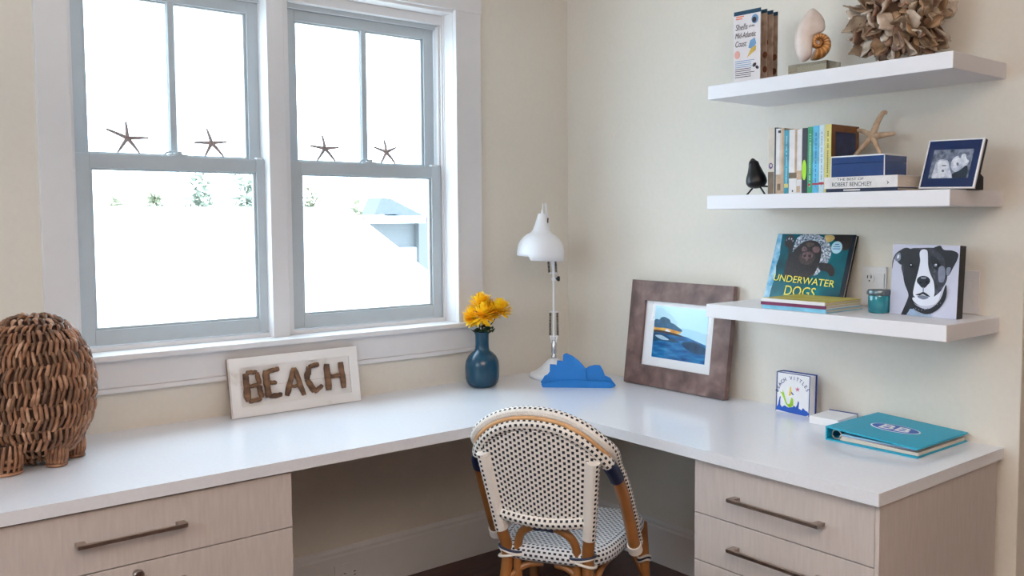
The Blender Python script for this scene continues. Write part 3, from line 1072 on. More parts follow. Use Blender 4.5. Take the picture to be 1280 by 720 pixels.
PX = FX @ T(fb + 0.052, fb + 0.036, 0.0005)
pw, ph = mw - 0.088, mh - 0.052
b = MB()
m_sky = ramp_mat('photo_sky', [(0.3, rgb(150, 214, 240)), (0.7, rgb(206, 238, 250))], 3, 0.25)
m_sea = ramp_mat('photo_sea', [(0.3, rgb(6, 66, 120)), (0.5, rgb(20, 110, 172)), (0.75, rgb(60, 150, 200))], 14, 0.25, (1, 1, 5))
m_sea2 = ramp_mat('photo_deep_sea', [(0.3, rgb(8, 44, 78)), (0.7, rgb(24, 88, 130))], 20, 0.25)
m_cloud = mat('photo_trees', rgb(36, 92, 128), 0.3, var=0.35, scale=40)
m_glow = ramp_mat('photo_sunset', [(0.3, rgb(210, 130, 30)), (0.7, rgb(250, 200, 90))], 20, 0.3)
m_dark = mat('photo_dark_shore', rgb(38, 34, 36), 0.3)
b.box((0, 0, 0), (pw, ph, 0.0006), m_sky, PX)
A = Art(b, PX, pw, ph, 0, 0, 255, 320, 0.0006)
A.poly([(0, 112), (40, 110), (100, 118), (134, 138), (128, 158), (80, 168), (0, 170)], m_glow)
A.poly([(0, 96), (10, 84), (24, 86), (32, 72), (50, 66), (62, 72), (76, 80), (82, 96), (100, 104), (116, 118), (138, 134), (134, 146), (100, 140), (60, 134), (0, 134)], m_cloud)
A.poly([(0, 158), (50, 155), (110, 166), (160, 172), (255, 208), (255, 320), (0, 320)], m_sea, False)
A.poly([(0, 152), (60, 152), (140, 168), (130, 176), (50, 166), (0, 166)], m_dark)
A.poly([(0, 170), (60, 178), (130, 205), (110, 215), (40, 214), (0, 222)], m_sea2)
A.poly([(150, 205), (210, 200), (255, 226), (255, 262), (200, 262), (150, 232)], m_sea2)
A.poly([(10, 186), (40, 180), (66, 192), (80, 204), (44, 206)], mat('photo_foam', rgb(170, 200, 218), 0.3, var=0.2))
A.poly([(58, 152), (66, 138), (76, 144), (84, 154)], M['white'])
b.build('photo', fr)
b = MB()
b.box((fb - 0.003, fb - 0.003, 0.0032), (FW_ - fb + 0.003, FH_ - fb + 0.003, 0.0048), M['glass'], FX)
b.build('glazing', fr)

# ------------------------------------------------------------------ small square book on the desk
m_navy = mat('navy_print', rgb(26, 52, 130), 0.45)
m_royal = mat('royal_blue_print', rgb(28, 84, 180), 0.45, var=0.15)
m_lime = mat('lime_print', rgb(150, 196, 40), 0.5, var=0.2)
m_yel = mat('yellow_print', rgb(240, 206, 60), 0.5)
m_pink = mat('pink_print', rgb(206, 110, 150), 0.5)
KX = frame_at((-0.078, -1.203, DZ + 0.0005), (0.0, -1, 0), (0.03, 0, 1))
kb = thing('small_book', 'small square white book titled Beach Vittles, standing by the wall', 'book', (-0.06, -1.27, DZ))
bpy.context.view_layer.update()
KW, KH = 0.138, 0.140
b = MB()
b.box((0, 0, -0.0025), (KW, KH, 0), M['white'], KX)
b.build('front_cover', kb)
one(lambda q: q.box((0, 0, -0.038), (KW + 0.001, KH + 0.001, -0.035), m_navy, KX)).build('back_cover', kb)
one(lambda q: q.box((0.002, 0.003, -0.035), (KW - 0.004, KH - 0.003, -0.0025), M['white'], KX)).build('pages', kb)
one(lambda q: q.box((-0.0015, 0, -0.038), (0.0, KH, 0), m_navy, KX)).build('spine', kb)
b = MB()
A = Art(b, KX, KW, KH, 132, 130, 588, 620, 0.0, (0, 0.09))
for q in ([(134, 132), (584, 172), (584, 182), (134, 142)], [(134, 132), (144, 132), (144, 610), (134, 608)], [(572, 180), (584, 182), (584, 660), (572, 660)]):
    A.poly(q, m_navy, False)
A.poly([(140, 604), (144, 570), (160, 540), (172, 480), (182, 440), (196, 440), (190, 480), (192, 540), (215, 570), (250, 545), (300, 570), (360, 560), (380, 540), (400, 560), (420, 530), (430, 480), (446, 500), (440, 570), (480, 590), (500, 560), (530, 590), (560, 600), (582, 640), (540, 660), (300, 630)], m_royal, False)
A.poly([(240, 470), (262, 520), (300, 560), (330, 570), (370, 540), (366, 470), (345, 440), (332, 470), (322, 520), (292, 530), (268, 490), (240, 400), (216, 350), (220, 390), (178, 380), (210, 408)], m_lime, False)
A.poly([(306, 420), (312, 360), (322, 310), (336, 340), (340, 400), (330, 422)], m_yel)
A.poly([(336, 370), (372, 408), (362, 418), (334, 390)], m_royal, False)
sp = []
for i in range(10):
    a = -pi / 2 + i * pi / 5
    rr = 34 if i % 2 == 0 else 14
    sp.append((420 + rr * cos(a), 342 + rr * sin(a)))
A.poly(sp, m_pink, False)
title = 'BEACH VITTLES'
for i, chx in enumerate(title):
    if chx == ' ':
        continue
    a = radians(168 - i * 11.6)
    cx, cy = KW * (0.50 + 0.44 * cos(a)), KH * (0.42 + 0.42 * sin(a))
    b.text(chx, 0.0175, 0.0004, m_navy, KX @ T(cx, cy, 0.0012) @ Matrix.Rotation(a - pi / 2, 4, 'Z'))
b.build('cover_print', kb)

# ------------------------------------------------------------------ white pad beside it, and the binder
pd = thing('note_pad', 'white note pad lying between the small book and the teal binder', 'note pad', (-0.10, -1.44, DZ))
bpy.context.view_layer.update()
PDX = Matrix.Translation((-0.092, -1.442, DZ)) @ Matrix.Rotation(radians(4), 4, 'Z')
one(lambda q: q.box((-0.064, -0.052, 0.0005), (0.064, 0.052, 0.026), M['white'], PDX)).build('sheets', pd, bevel=0.002)
one(lambda q: q.box((0.064, -0.052, 0.0005), (0.0675, 0.052, 0.028), m_navy, PDX)).build('binding', pd)

m_teal = mat('teal_cloth', rgb(28, 160, 192), 0.5, var=0.1, scale=220, bump=0.5)
m_teal_in = mat('teal_lining', rgb(10, 84, 104), 0.5)
bd = thing('ring_binder', 'teal ring binder with a BB oval, lying on the end of the desk', 'binder', (-0.16, -1.70, DZ))
bpy.context.view_layer.update()
bx0, bx1, by0, by1 = -0.312, -0.012, -1.556, -1.852       # x across the wall side, y from spine to fore edge
bz = DZ + 0.0005
one(lambda q: q.box((bx0, by1, bz), (bx1, by0, bz + 0.004), m_teal)).build('back_cover', bd, bevel=0.001)
one(lambda q: q.box((bx0, by0 - 0.0045, bz + 0.004), (bx1, by0, bz + 0.040), m_teal)).build('spine', bd, bevel=0.001)
CT = frame_at((bx0, by0, bz + 0.040), (1, 0, 0), (0, -1, -0.045))
b = MB()
cw = bx1 - bx0
b.prism([(0, 0), (cw, 0), (cw, 0.297), (0, 0.297)], -0.0022, 0.0022, m_teal, CT)
cover = b.build('front_cover', bd, bevel=0.001)
b = MB()
def slab(y0, y1, zlo, zhi0, zhi1, m, q, inset):
    q.add([V((bx0 + inset, y0, zlo)), V((bx1 - inset, y0, zlo)), V((bx1 - inset, y1, zlo)), V((bx0 + inset, y1, zlo)), V((bx0 + inset, y0, zhi0)), V((bx1 - inset, y0, zhi0)), V((bx1 - inset, y1, zhi1)), V((bx0 + inset, y1, zhi1))],
          [(0, 3, 2, 1), (4, 5, 6, 7), (0, 1, 5, 4), (1, 2, 6, 5), (2, 3, 7, 6), (3, 0, 4, 7)], m)
slab(by0 - 0.042, by1 + 0.004, bz + 0.0045, bz + 0.018, bz + 0.013, M['pages'], b, 0.012)
slab(by0 - 0.048, by1 + 0.010, bz + 0.0182, bz + 0.0215, bz + 0.0190, mat('lilac_sheet', rgb(176, 176, 206), 0.6), b, 0.009)
slab(by0 - 0.052, by1 + 0.002, bz + 0.022, bz + 0.0255, bz + 0.0235, mat('pale_blue_sheet', rgb(150, 206, 226), 0.5), b, 0.006)
b.build('pages', bd)
for xx in (bx0 + 0.012, bx0 + 0.150, bx1 - 0.02):
    q = MB()
    q.tube([V((xx, by0 - 0.032 + 0.0155 * cos(a), bz + 0.020 + 0.0135 * sin(a))) for a in [2 * pi * i / 24 for i in range(24)]], 0.0022, M['steel'], 8, closed=True)
    q.build('ring', bd)
EM = frame_at((-0.160, -1.700, bz + 0.040 + 0.0023 - 0.045 * 0.144), (0.10, -0.99, -0.0446), (0.99, 0.10, 0.0045))
q = MB()
q.prism(ell(0, 0, 0.076, 0.043, 40), 0.0001, 0.0005, M['white'], EM)
q.prism(ell(0, 0, 0.071, 0.039, 40), 0.0005, 0.0009, m_royal, EM)
q.text('BB', 0.074, 0.0006, M['white'], EM @ T(0, -0.026, 0.0012), sx=1.15, bold=0.0008)
q.build('emblem', cover)

# ------------------------------------------------------------------ woven wicker basket at the far left
m_wick = ramp_mat('wicker_strand', [(0.25, rgb(92, 58, 38)), (0.5, rgb(136, 92, 64)), (0.75, rgb(180, 136, 106))], 30, 0.5, (1, 1, 1), 0.3)
m_wick2 = ramp_mat('wicker_strand_pale', [(0.25, rgb(112, 74, 52)), (0.5, rgb(158, 114, 86)), (0.75, rgb(204, 168, 142))], 30, 0.45, (1, 1, 1), 0.3)
m_wick3 = ramp_mat('wicker_strand_dark', [(0.25, rgb(64, 40, 26)), (0.5, rgb(104, 70, 46)), (0.75, rgb(146, 106, 76))], 30, 0.5, (1, 1, 1), 0.3)
m_wick_d = mat('wicker_core', rgb(66, 42, 28), 0.8, var=0.4)
wk = thing('wicker_basket', 'round brown woven wicker animal basket on stubby feet, at the left end of the desk', 'basket', (-2.205, -0.265, DZ))
bpy.context.view_layer.update()
WC = V((-2.205, -0.265, 0.962))
WR = (0.150, 0.150, 0.204)
def wsurf(a, e, k=1.0):
    ce = abs(cos(e)) ** 0.85
    return WC + V((WR[0] * k * ce * cos(a), WR[1] * k * ce * sin(a), WR[2] * k * sin(e)))
def strand(b, p, q, r, nrm, m):
    d = q - p
    pts = [p - nrm * r * 0.5, p + d * 0.25 + nrm * r * 0.5, p + d * 0.5 + nrm * r * 0.8, p + d * 0.75 + nrm * r * 0.5, q - nrm * r * 0.5]
    b.tube(pts, [r * 0.55, r * 0.95, r, r * 0.95, r * 0.55], m, 6, nrm)
b = MB()
vs, fs = [], []
na, ne = 40, 22
for j in range(ne + 1):
    e = -pi / 2 + pi * j / ne
    for i in range(na):
        vs.append(wsurf(2 * pi * i / na, e, 0.955))
for j in range(ne):
    for i in range(na):
        fs.append((j * na + i, j * na + (i + 1) % na, (j + 1) * na + (i + 1) % na, (j + 1) * na + i))
b.add(vs, fs, m_wick_d, smooth=True)
rows = 16
for j in range(rows):
    e = -1.32 + 2.70 * j / (rows - 1)
    cnt = max(10, int(66 * cos(e)))
    for i in range(cnt):
        a = 2 * pi * (i + 0.5 * (j % 2)) / cnt + random.uniform(-.02, .02)
        h = 0.125 if abs(e) < 1.0 else 0.085
        sl = (0.085 if j % 2 else -0.03) * (66 / cnt) + random.uniform(-.02, .02)
        h *= random.uniform(.8, 1.15)
        ej = e + random.uniform(-.03, .03) + 0.03 * sin(3 * a)
        p = wsurf(a - sl * .5, ej - h, 1.0)
        q = wsurf(a + sl * .5, ej + h, 1.0)
        nrm = (wsurf(a, e, 1.2) - wsurf(a, e, 1.0)).normalized()
        p += nrm * random.uniform(-.003, .003)
        strand(b, p, q, random.uniform(.0044, .0060), nrm, random.choice((m_wick, m_wick, m_wick, m_wick2, m_wick3, m_wick3)))
    ring = [wsurf(2 * pi * i / 40, e + 0.085, 0.985) for i in range(40)]
    if j < rows - 1:
        b.tube(ring, 0.0032, m_wick3, 6, closed=True)
b.build('body', wk)
def coil(b, path, rad, pitch, r, m):
    pts = smooth_curve(path, 10)
    L = 0
    out = []
    for i, p in enumerate(pts):
        if i:
            L += (p - pts[i - 1]).length
        t = (pts[min(i + 1, len(pts) - 1)] - pts[max(i - 1, 0)]).normalized()
        e1 = t.orthogonal().normalized()
        e2 = t.cross(e1)
        a = 2 * pi * L / pitch
        out.append(p + e1 * rad * cos(a) + e2 * rad * sin(a))
    b.tube(out, r, m, 6)
# short rope tail running down the right flank
b = MB()
for ph in (0.0, 0.05, 0.1):
    path = [wsurf(-0.55 + ph * 0.4, e, 1.03) for e in (0.62, 0.4, 0.18, -0.02, -0.2)]
    coil(b, path, 0.004, 0.03, 0.0042, m_wick)
b.build('tail', wk)
def foot(cx, cy, r, h):
    b = MB()
    for k in range(3):
        z = DZ + 0.006 + k * h / 3
        rr = r * (1.0 - 0.06 * k)
        b.tube([V((cx + rr * cos(a), cy + rr * sin(a), z)) for a in [2 * pi * i / 20 for i in range(20)]], 0.0052, m_wick, 6, closed=True)
    n = 16
    for i in range(n):
        a = 2 * pi * i / n
        p = V((cx + r * cos(a), cy + r * sin(a), DZ + 0.006))
        q = V((cx + r * 0.95 * cos(a + 0.25), cy + r * 0.95 * sin(a + 0.25), DZ + h + 0.03))
        strand(b, p, q, 0.005, V((cos(a), sin(a), 0)), m_wick)
    b.lathe([(r * 0.85, DZ + 0.012), (r * 0.85, DZ + h + 0.03)], m_wick_d, 16, T(cx, cy, 0))
    b.build('foot', wk)
foot(-2.296, -0.338, 0.038, 0.050)
foot(-2.172, -0.336, 0.023, 0.034)
foot(-2.108, -0.262, 0.021, 0.042)
foot(-2.260, -0.180, 0.024, 0.052)

# ------------------------------------------------------------------ lowest shelf
# picture book leaning on the wall
m_tealw = ramp_mat('cover_teal_water', [(0.3, rgb(0, 62, 74)), (0.55, rgb(0, 96, 110)), (0.75, rgb(8, 124, 134))], 9, 0.2)
m_strip = ramp_mat('cover_light_surface', [(0.3, rgb(60, 150, 196)), (0.7, rgb(190, 226, 240))], 30, 0.2)
m_cdark = mat('cover_dark_edge', rgb(8, 22, 38), 0.25)
m_fur = mat('cover_dark_fur', rgb(36, 26, 26), 0.3, var=0.5, scale=120)
m_silver = ramp_mat('cover_bubbles', [(0.35, rgb(60, 70, 84)), (0.5, rgb(150, 160, 176)), (0.65, rgb(226, 232, 240))], 160, 0.25)
m_snout = mat('cover_snout', rgb(112, 84, 86), 0.3, var=0.5, scale=120)
m_gold = mat('cover_yellow', rgb(236, 226, 80), 0.35)
UX = frame_at((-0.098, -1.160, S3 + 0.0062), (0, -1, 0), (0.085, 0, 0.238))
ud = thing('picture_book', 'teal picture book titled Underwater Dogs, leaning on the wall above the stacked thin books', 'book', (-0.09, -1.32, S3))
bpy.context.view_layer.update()
UW, UH = 0.308, 0.244
one(lambda q: q.box((0, 0, -0.003), (UW, UH, 0), m_cdark, UX)).build('front_cover', ud)
one(lambda q: q.box((0.003, 0.003, -0.013), (UW - 0.004, UH - 0.003, -0.003), M['pages'], UX)).build('pages', ud)
one(lambda q: q.box((0, 0, -0.016), (UW, UH, -0.013), m_cdark, UX)).build('back_cover', ud)
one(lambda q: q.box((-0.0012, 0, -0.016), (0, UH, 0), m_strip, UX)).build('spine', ud)
b = MB()
A = Art(b, UX, UW, UH, 65, 82, 702, 592, 0.0, (-0.095, 0.012))
A.poly([(66, 84), (668, 92), (622, 590), (16, 590)], m_tealw, False)
A.poly([(66, 84), (100, 84), (98, 180), (104, 240), (84, 330), (92, 400), (70, 500), (60, 588), (16, 590)], m_strip, False)
A.poly([(540, 92), (668, 94), (660, 190), (600, 200), (540, 130)], m_fur)
A.poly([(225, 130), (260, 95), (340, 84), (430, 100), (500, 150), (526, 230), (500, 310), (440, 380), (400, 390), (340, 300), (240, 260), (210, 220)], m_silver)
A.poly([(130, 130), (148, 100), (180, 92), (206, 112), (212, 160), (204, 230), (236, 190), (300, 140), (390, 136), (440, 180), (448, 260), (430, 340), (392, 400), (330, 420), (240, 416), (165, 412), (164, 330), (176, 240), (168, 190), (138, 176)], m_fur)
A.poly([(440, 300), (500, 300), (540, 310), (572, 356), (566, 388), (536, 394), (512, 362), (450, 350)], m_fur)
A.poly([(282, 196), (296, 178), (318, 184), (330, 204), (310, 216), (288, 214)], m_snout)
A.poly([(372, 186), (402, 176), (430, 190), (428, 216), (402, 226), (378, 212)], m_snout)
A.poly([(270, 262), (290, 226), (338, 214), (388, 226), (404, 258), (384, 300), (338, 316), (290, 302)], mat('cover_muzzle', rgb(66, 50, 50), 0.3, var=0.4, scale=120))
A.poly([(296, 236), (318, 222), (360, 222), (382, 238), (376, 262), (352, 272), (338, 288), (322, 272), (300, 262)], m_snout)
A.poly(ell(318, 250, 13, 10), m_fur, False)
A.poly(ell(358, 250, 13, 10), m_fur, False)
A.poly([(312, 156), (344, 148), (384, 158), (366, 176), (340, 184), (322, 174)], mat('cover_brow', rgb(84, 66, 60), 0.3, var=0.4, scale=120))
for q in ((146, 128), (166, 120), (188, 124), (202, 136)):
    A.poly(ell(q[0], q[1], 5, 9), m_silver, False)
A.poly([(462, 96), (520, 94), (542, 116), (520, 140), (490, 146), (470, 126)], mat('cover_leaf', rgb(206, 176, 110), 0.4, var=0.3))
A.poly(ell(566, 184, 43, 45, 28), mat('cover_sticker', rgb(176, 214, 230), 0.4), False)
for yy, ww in ((160, 16), (176, 26), (192, 30)):
    A.poly([(566 - ww, yy), (566 + ww, yy), (566 + ww, yy + 5), (566 - ww, yy + 5)], m_royal, False)
zt = A.z + 0.00012 * (A.k + 2)
cx0 = A.p((318, 478))
b.text('UNDERWATER', 0.0345, 0.0004, m_gold, UX @ T(cx0[0] + 0.004, A.p((318, 458))[1], zt) @ Matrix.Rotation(radians(-3.0), 4, 'Z'), sx=1.06)
b.text('DOGS', 0.050, 0.0004, m_gold, UX @ T(A.p((302, 560))[0] + 0.004, A.p((302, 552))[1], zt) @ Matrix.Rotation(radians(-1.5), 4, 'Z'), sx=0.92)
b.build('cover_print', ud)

# three thin books lying flat
m_mus = ramp_mat('mustard_cover', [(0.35, rgb(196, 176, 60)), (0.6, rgb(216, 204, 110)), (0.8, rgb(226, 226, 170))], 18, 0.45)
m_mar = mat('magenta_cover', rgb(120, 40, 84), 0.5, var=0.2)
m_lbl = mat('light_blue_cover', rgb(120, 186, 214), 0.5, var=0.15)
def flat_book(name, label, z, h, X, w, d, cover, spine, cat='book', group=None, spine_art=None):
    t = thing(name, label, cat, X @ V((w / 2, d / 2, 0)), 0, group)
    bpy.context.view_layer.update()
    c = min(0.0024, h * 0.18)
    one(lambda q: q.box((0, 0, z), (w, d, z + c), cover, X)).build('back_cover', t)
    one(lambda q: q.box((0, 0, z + h - c), (w, d, z + h), cover, X)).build('front_cover', t)
    one(lambda q: q.box((0.003, 0.002, z + c), (w - 0.003, d - 0.003, z + h - c), M['pages'], X)).build('pages', t)
    s = one(lambda q: q.box((0, -0.0012, z), (w, 0.001, z + h), spine, X)).build('spine', t)
    return t, s
TBX = Matrix.Translation((-0.300, -1.300, S3)) @ Matrix.Rotation(radians(-90), 4, 'Z')
# local x runs along -y of the room, local y along +x (away from the room)
flat_book('thin_book', 'lowest of the three thin books lying in front of the picture book, pale blue spine', 0.0005, 0.0115, TBX @ T(0.004, 0.004, 0), 0.238, 0.200, m_lbl, m_lbl, group='stacked thin books')
flat_book('thin_book', 'middle of the three thin books lying in front of the picture book, dark magenta spine', 0.0125, 0.0105, TBX @ T(0.000, 0.002, 0) @ Matrix.Rotation(radians(1.0), 4, 'Z'), 0.240, 0.200, M['white'], m_mar, group='stacked thin books')
flat_book('thin_book', 'topmost thin book with a mustard yellow cover, lying in front of the picture book', 0.0235, 0.0105, TBX @ T(0.002, 0.0, 0), 0.238, 0.204, m_mus, M['white'], group='stacked thin books')

# candle jar
cj = thing('candle_jar', 'small teal glass candle jar with a silver lid, beside the dog portrait', 'candle', (-0.150, -1.632, S3))
bpy.context.view_layer.update()
JX = T(-0.150, -1.632, S3 + 0.0005)
b = MB()
b.lathe([(0.0, 0), (0.029, 0.0), (0.032, 0.004), (0.0325, 0.050), (0.031, 0.055)], mat('teal_glass', rgb(14, 124, 140), 0.15, var=0.2, coat=0.6), 32, JX, cap0=False)
b.build('jar', cj)
b = MB()
b.lathe([(0.0335, 0.0545), (0.0345, 0.057), (0.0345, 0.069), (0.033, 0.071), (0.0, 0.0712)], mat('pewter_lid', rgb(110, 122, 128), 0.35, 0.8, var=0.15), 32, JX, cap1=False)
b.build('lid', cj)

# dog portrait block
m_cbg = mat('portrait_ground', rgb(196, 198, 218), 0.5, var=0.02)
m_db = mat('portrait_black', rgb(18, 18, 28), 0.4, var=0.4, scale=90)
m_dg = ramp_mat('portrait_grey_black', [(0.3, rgb(24, 24, 34)), (0.6, rgb(52, 52, 66)), (0.8, rgb(96, 98, 116))], 60, 0.4)
m_dw = mat('portrait_white', rgb(226, 230, 244), 0.5, var=0.03)
m_dm = mat('portrait_mid', rgb(120, 126, 146), 0.5, var=0.2, scale=90)
m_dl = mat('portrait_chest', rgb(150, 172, 200), 0.5, var=0.2, scale=60)
GX = frame_at((-0.150, -1.668, S3 + 0.0005), (-0.05, -1, 0), (0.06, 0, 1))
dp = thing('dog_portrait', 'square block portrait of a black and white dog, standing on the lowest shelf', 'picture', (-0.14, -1.77, S3))
bpy.context.view_layer.update()
GW, GH = 0.212, 0.212
one(lambda q: q.box((0, 0, -0.034), (GW, GH, -0.0004), mat('block_side', rgb(20, 12, 16), 0.45), GX)).build('block', dp)
b = MB()
b.box((0, 0, -0.0004), (GW, GH, 0.0), m_cbg, GX)
A = Art(b, GX, GW, GH, 275, 78, 795, 592, 0.0, (-0.036, 0.03))
A.poly([(345, 240), (372, 150), (420, 112), (500, 108), (600, 108), (660, 126), (700, 180), (704, 260), (700, 340), (660, 410), (630, 480), (560, 520), (470, 515), (430, 480), (410, 440), (380, 370), (358, 300)], m_dg)
A.poly([(368, 122), (440, 116), (490, 120), (500, 132), (490, 190), (494, 240), (470, 300), (455, 340), (450, 400), (440, 480), (455, 520), (430, 570), (400, 604), (352, 600), (365, 560), (400, 480), (405, 440), (375, 370), (362, 310), (365, 250), (372, 200)], m_db)
A.poly([(330, 125), (375, 106), (418, 118), (414, 160), (384, 214), (345, 230), (318, 214), (288, 186), (278, 220), (270, 262), (268, 215), (284, 170), (300, 146)], m_db)
A.poly([(304, 152), (334, 144), (338, 188), (312, 206), (290, 190)], m_dm)
A.poly([(312, 160), (326, 158), (324, 180), (308, 184)], m_dw)
A.poly([(600, 112), (622, 98), (650, 94), (676, 122), (740, 128), (782, 150), (776, 192), (750, 242), (716, 302), (694, 290), (684, 200), (650, 150)], m_db)
A.poly([(700, 250), (730, 250), (716, 300), (698, 296)], m_dm)
A.poly([(572, 180), (600, 168), (640, 200), (660, 250), (640, 270), (600, 250)], m_db)
A.poly([(640, 250), (680, 240), (690, 300), (676, 350), (640, 340)], m_dm)
A.poly([(500, 126), (524, 118), (550, 130), (556, 180), (560, 240), (580, 300), (604, 350), (612, 420), (602, 462), (560, 470), (470, 464), (446, 440), (454, 380), (470, 320), (486, 260), (496, 200), (490, 150)], m_dw)
A.poly([(440, 470), (500, 462), (590, 462), (640, 432), (660, 416), (642, 480), (604, 512), (532, 524), (472, 510)], m_dw)
A.poly(ell(525, 344, 52, 36, 28), m_db, False)
A.poly([(490, 360), (560, 360), (540, 392), (512, 392)], m_db)
A.poly([(505, 318), (545, 318), (540, 330), (510, 330)], m_dm)
A.poly(ell(504, 356, 10, 8), m_cdark, False)
A.poly(ell(547, 356, 10, 8), m_cdark, False)
A.poly([(522, 388), (530, 388), (530, 428), (522, 428)], m_dm, False)
A.poly([(466, 446), (500, 434), (524, 424), (552, 434), (580, 456), (552, 452), (524, 440), (498, 450)], m_db)
A.poly([(480, 458), (525, 448), (570, 462), (525, 478)], m_dm)
A.poly([(424, 480), (470, 520), (540, 545), (600, 530), (660, 470), (696, 370), (706, 410), (692, 480), (640, 546), (560, 582), (480, 562), (428, 520)], m_db)
for t in range(9):
    A.poly(ell(470 + t * 24, 545 + 9 * sin(t * .9) - max(0, t - 5) * 18, 4, 4, 10), m_dm, False)
A.poly([(436, 548), (500, 575), (562, 586), (588, 578), (580, 604), (480, 606), (400, 604), (416, 570)], m_dl)
A.poly(ell(424, 236, 17, 14, 18), m_cdark, False)
A.poly(ell(620, 232, 19, 15, 18), m_cdark, False)
A.poly(ell(620, 232, 12, 11, 16), m_dm, False)
A.poly(ell(428, 231, 5, 5, 10), m_dw, False)
A.poly(ell(624, 227, 5, 5, 10), m_dw, False)
b.build('print', dp)

# wall plates
def wall_plate(y0, y1, z0, z1, kind, label, cat):
    t = thing('electrical_outlet' if kind == 'outlet' else 'light_switch', label, cat, (-0.003, (y0 + y1) / 2, z0))
    bpy.context.view_layer.update()
    X = frame_at((0, y0, z0), (0, -1, 0), (0, 0, 1))
    w, h = y0 - y1, z1 - z0
    pl = one(lambda q: q.box((0, 0, 0.0), (w, h, 0.006), M['trim'], X)).build('plate', t, bevel=0.002)
    if kind == 'outlet':
        cx = w * 0.32
        for cy in (h * 0.70, h * 0.30):
            q = MB()
            q.prism(ell(cx, cy, 0.0165, 0.0175, 24), 0.006, 0.0085, M['trim'], X)
            for sx_ in (-0.0065, 0.0065):
                q.box((cx + sx_ - 0.0016, cy, 0.0084), (cx + sx_ + 0.0016, cy + 0.010, 0.0088), M['black'], X)
            q.prism(ell(cx, cy - 0.008, 0.0028, 0.0028, 10), 0.0084, 0.0088, M['black'], X)
            q.build('socket', t)
        one(lambda q: q.box((w * 0.60, 0.022, 0.006), (w * 0.92, h - 0.022, 0.0095), M['trim'], X)).build('switch_rocker', t, bevel=0.001)
    else:
        one(lambda q: q.box((w * 0.28, 0.026, 0.006), (w * 0.72, h - 0.026, 0.0095), M['trim'], X)).build('switch_rocker', t, bevel=0.001)
    return t
wall_plate(-1.486, -1.573, S3 + 0.003, 1.268, 'outlet', 'white electrical outlet plate on the wall behind the candle jar', 'outlet')
wall_plate(-1.800, -1.872, S3 + 0.004, 1.268, 'switch', 'white wall switch plate half hidden behind the dog portrait', 'light switch')
# outlet low in the kneehole
lo = thing('electrical_outlet', 'white electrical outlet on the skirting board under the desk, right of the drawer cabinet', 'outlet', (-1.13, -0.018, 0.03))
bpy.context.view_layer.update()
X = frame_at((-1.190, -0.0165, 0.035), (1, 0, 0), (0, 0, 1))
one(lambda q: q.box((0, 0, 0), (0.115, 0.085, 0.005), M['trim'], X)).build('plate', lo, bevel=0.0015)
for cx in (0.037, 0.078):
    q = MB()
    q.prism(ell(cx, 0.042, 0.0165, 0.0165, 20), 0.005, 0.0075, M['trim'], X)
    for s_ in (-0.0065, 0.0065):
        q.box((cx - 0.001, 0.042 + s_ - 0.0016, 0.0074), (cx + 0.008, 0.042 + s_ + 0.0016, 0.0078), M['black'], X)
    q.build('socket', lo)

# ------------------------------------------------------------------ middle shelf
m_bird = mat('bird_black', rgb(16, 15, 17), 0.35, var=0.2)
bird = thing('bird_figurine', 'small black bird figurine on splayed wire legs, at the left end of the middle shelf', 'figurine', (-0.215, -1.205, S2))
bpy.context.view_layer.update()
BX = frame_at((-0.215, -1.208, S2), (0, -1, 0), (0, 0, 1))
def bp(x, y, z=0):
    return BX @ V((x, y, z))
b = MB()
path = [(-0.005, 0.121), (-0.007, 0.118), (-0.007, 0.110), (-0.005, 0.098), (-0.001, 0.080), (0.003, 0.060), (0.006, 0.042), (0.008, 0.030), (0.009, 0.024)]
rads = [0.005, 0.011, 0.0165, 0.0190, 0.0250, 0.0330, 0.0345, 0.0260, 0.010]
pp = smooth_curve([(x, y, 0) for x, y in path], 4)
rr = [p.x for p in smooth_curve([(r, 0, 0) for r in rads], 4)]
b.tube([bp(p.x, p.y) for p in pp], rr, m_bird, 20, BX.to_3x3() @ V((0, 0, 1)))
b.ball((0, 0, 0), (0.004, 0.003, 0.008), m_bird, 10, BX @ T(-0.0055, 0.108, 0.018))
bo = b.build('body', bird)
q = MB()
q.tube([bp(0.012, 0.034, -0.004), bp(0.030, 0.030, -0.008), bp(0.050, 0.028, -0.010)], [0.010, 0.006, 0.004], m_bird, 10, BX.to_3x3() @ V((0, 0, 1)), flat=0.6)
q.build('tail', bird)
for s_, z_ in ((-1, 0.006), (1, -0.004)):
    q = MB()
    q.tube([bp(0.008 + s_ * 0.006, 0.036, 0), bp(0.004 + s_ * 0.034, 0.0015, z_)], 0.0032, m_bird, 8)
    q.build('leg', bird)

def upright_book(label, y0, y1, h, depth, spine, cover, xf=-0.246, art=None, lean=0.0):
    t = thing('upright_book', label, 'book', (xf + depth / 2, (y0 + y1) / 2, S2), 0, 'upright books on the middle shelf')
    bpy.context.view_layer.update()
    X = frame_at((xf, y0, S2 + 0.0006), (0, -1, 0), (0, lean, 1))
    w = (y0 - y1) - 0.0006
    c = min(0.0022, w * 0.16)
    one(lambda q: q.box((0, 0, -depth), (c, h, -0.002), cover, X)).build('back_cover', t)
    one(lambda q: q.box((w - c, 0, -depth), (w, h, -0.002), cover, X)).build('front_cover', t)
    one(lambda q: q.box((c, 0.003, -depth + 0.004), (w - c, h - 0.004, -0.002), M['pages'], X)).build('pages', t)
    s = one(lambda q: q.box((0, 0, -0.002), (w, h, 0.0), spine, X)).build('spine', t, bevel=min(0.001, w * 0.1))
    if art:
        q = MB()
        art(q, X, w, h)
        q.build('spine_print', s)
    return t, X, w

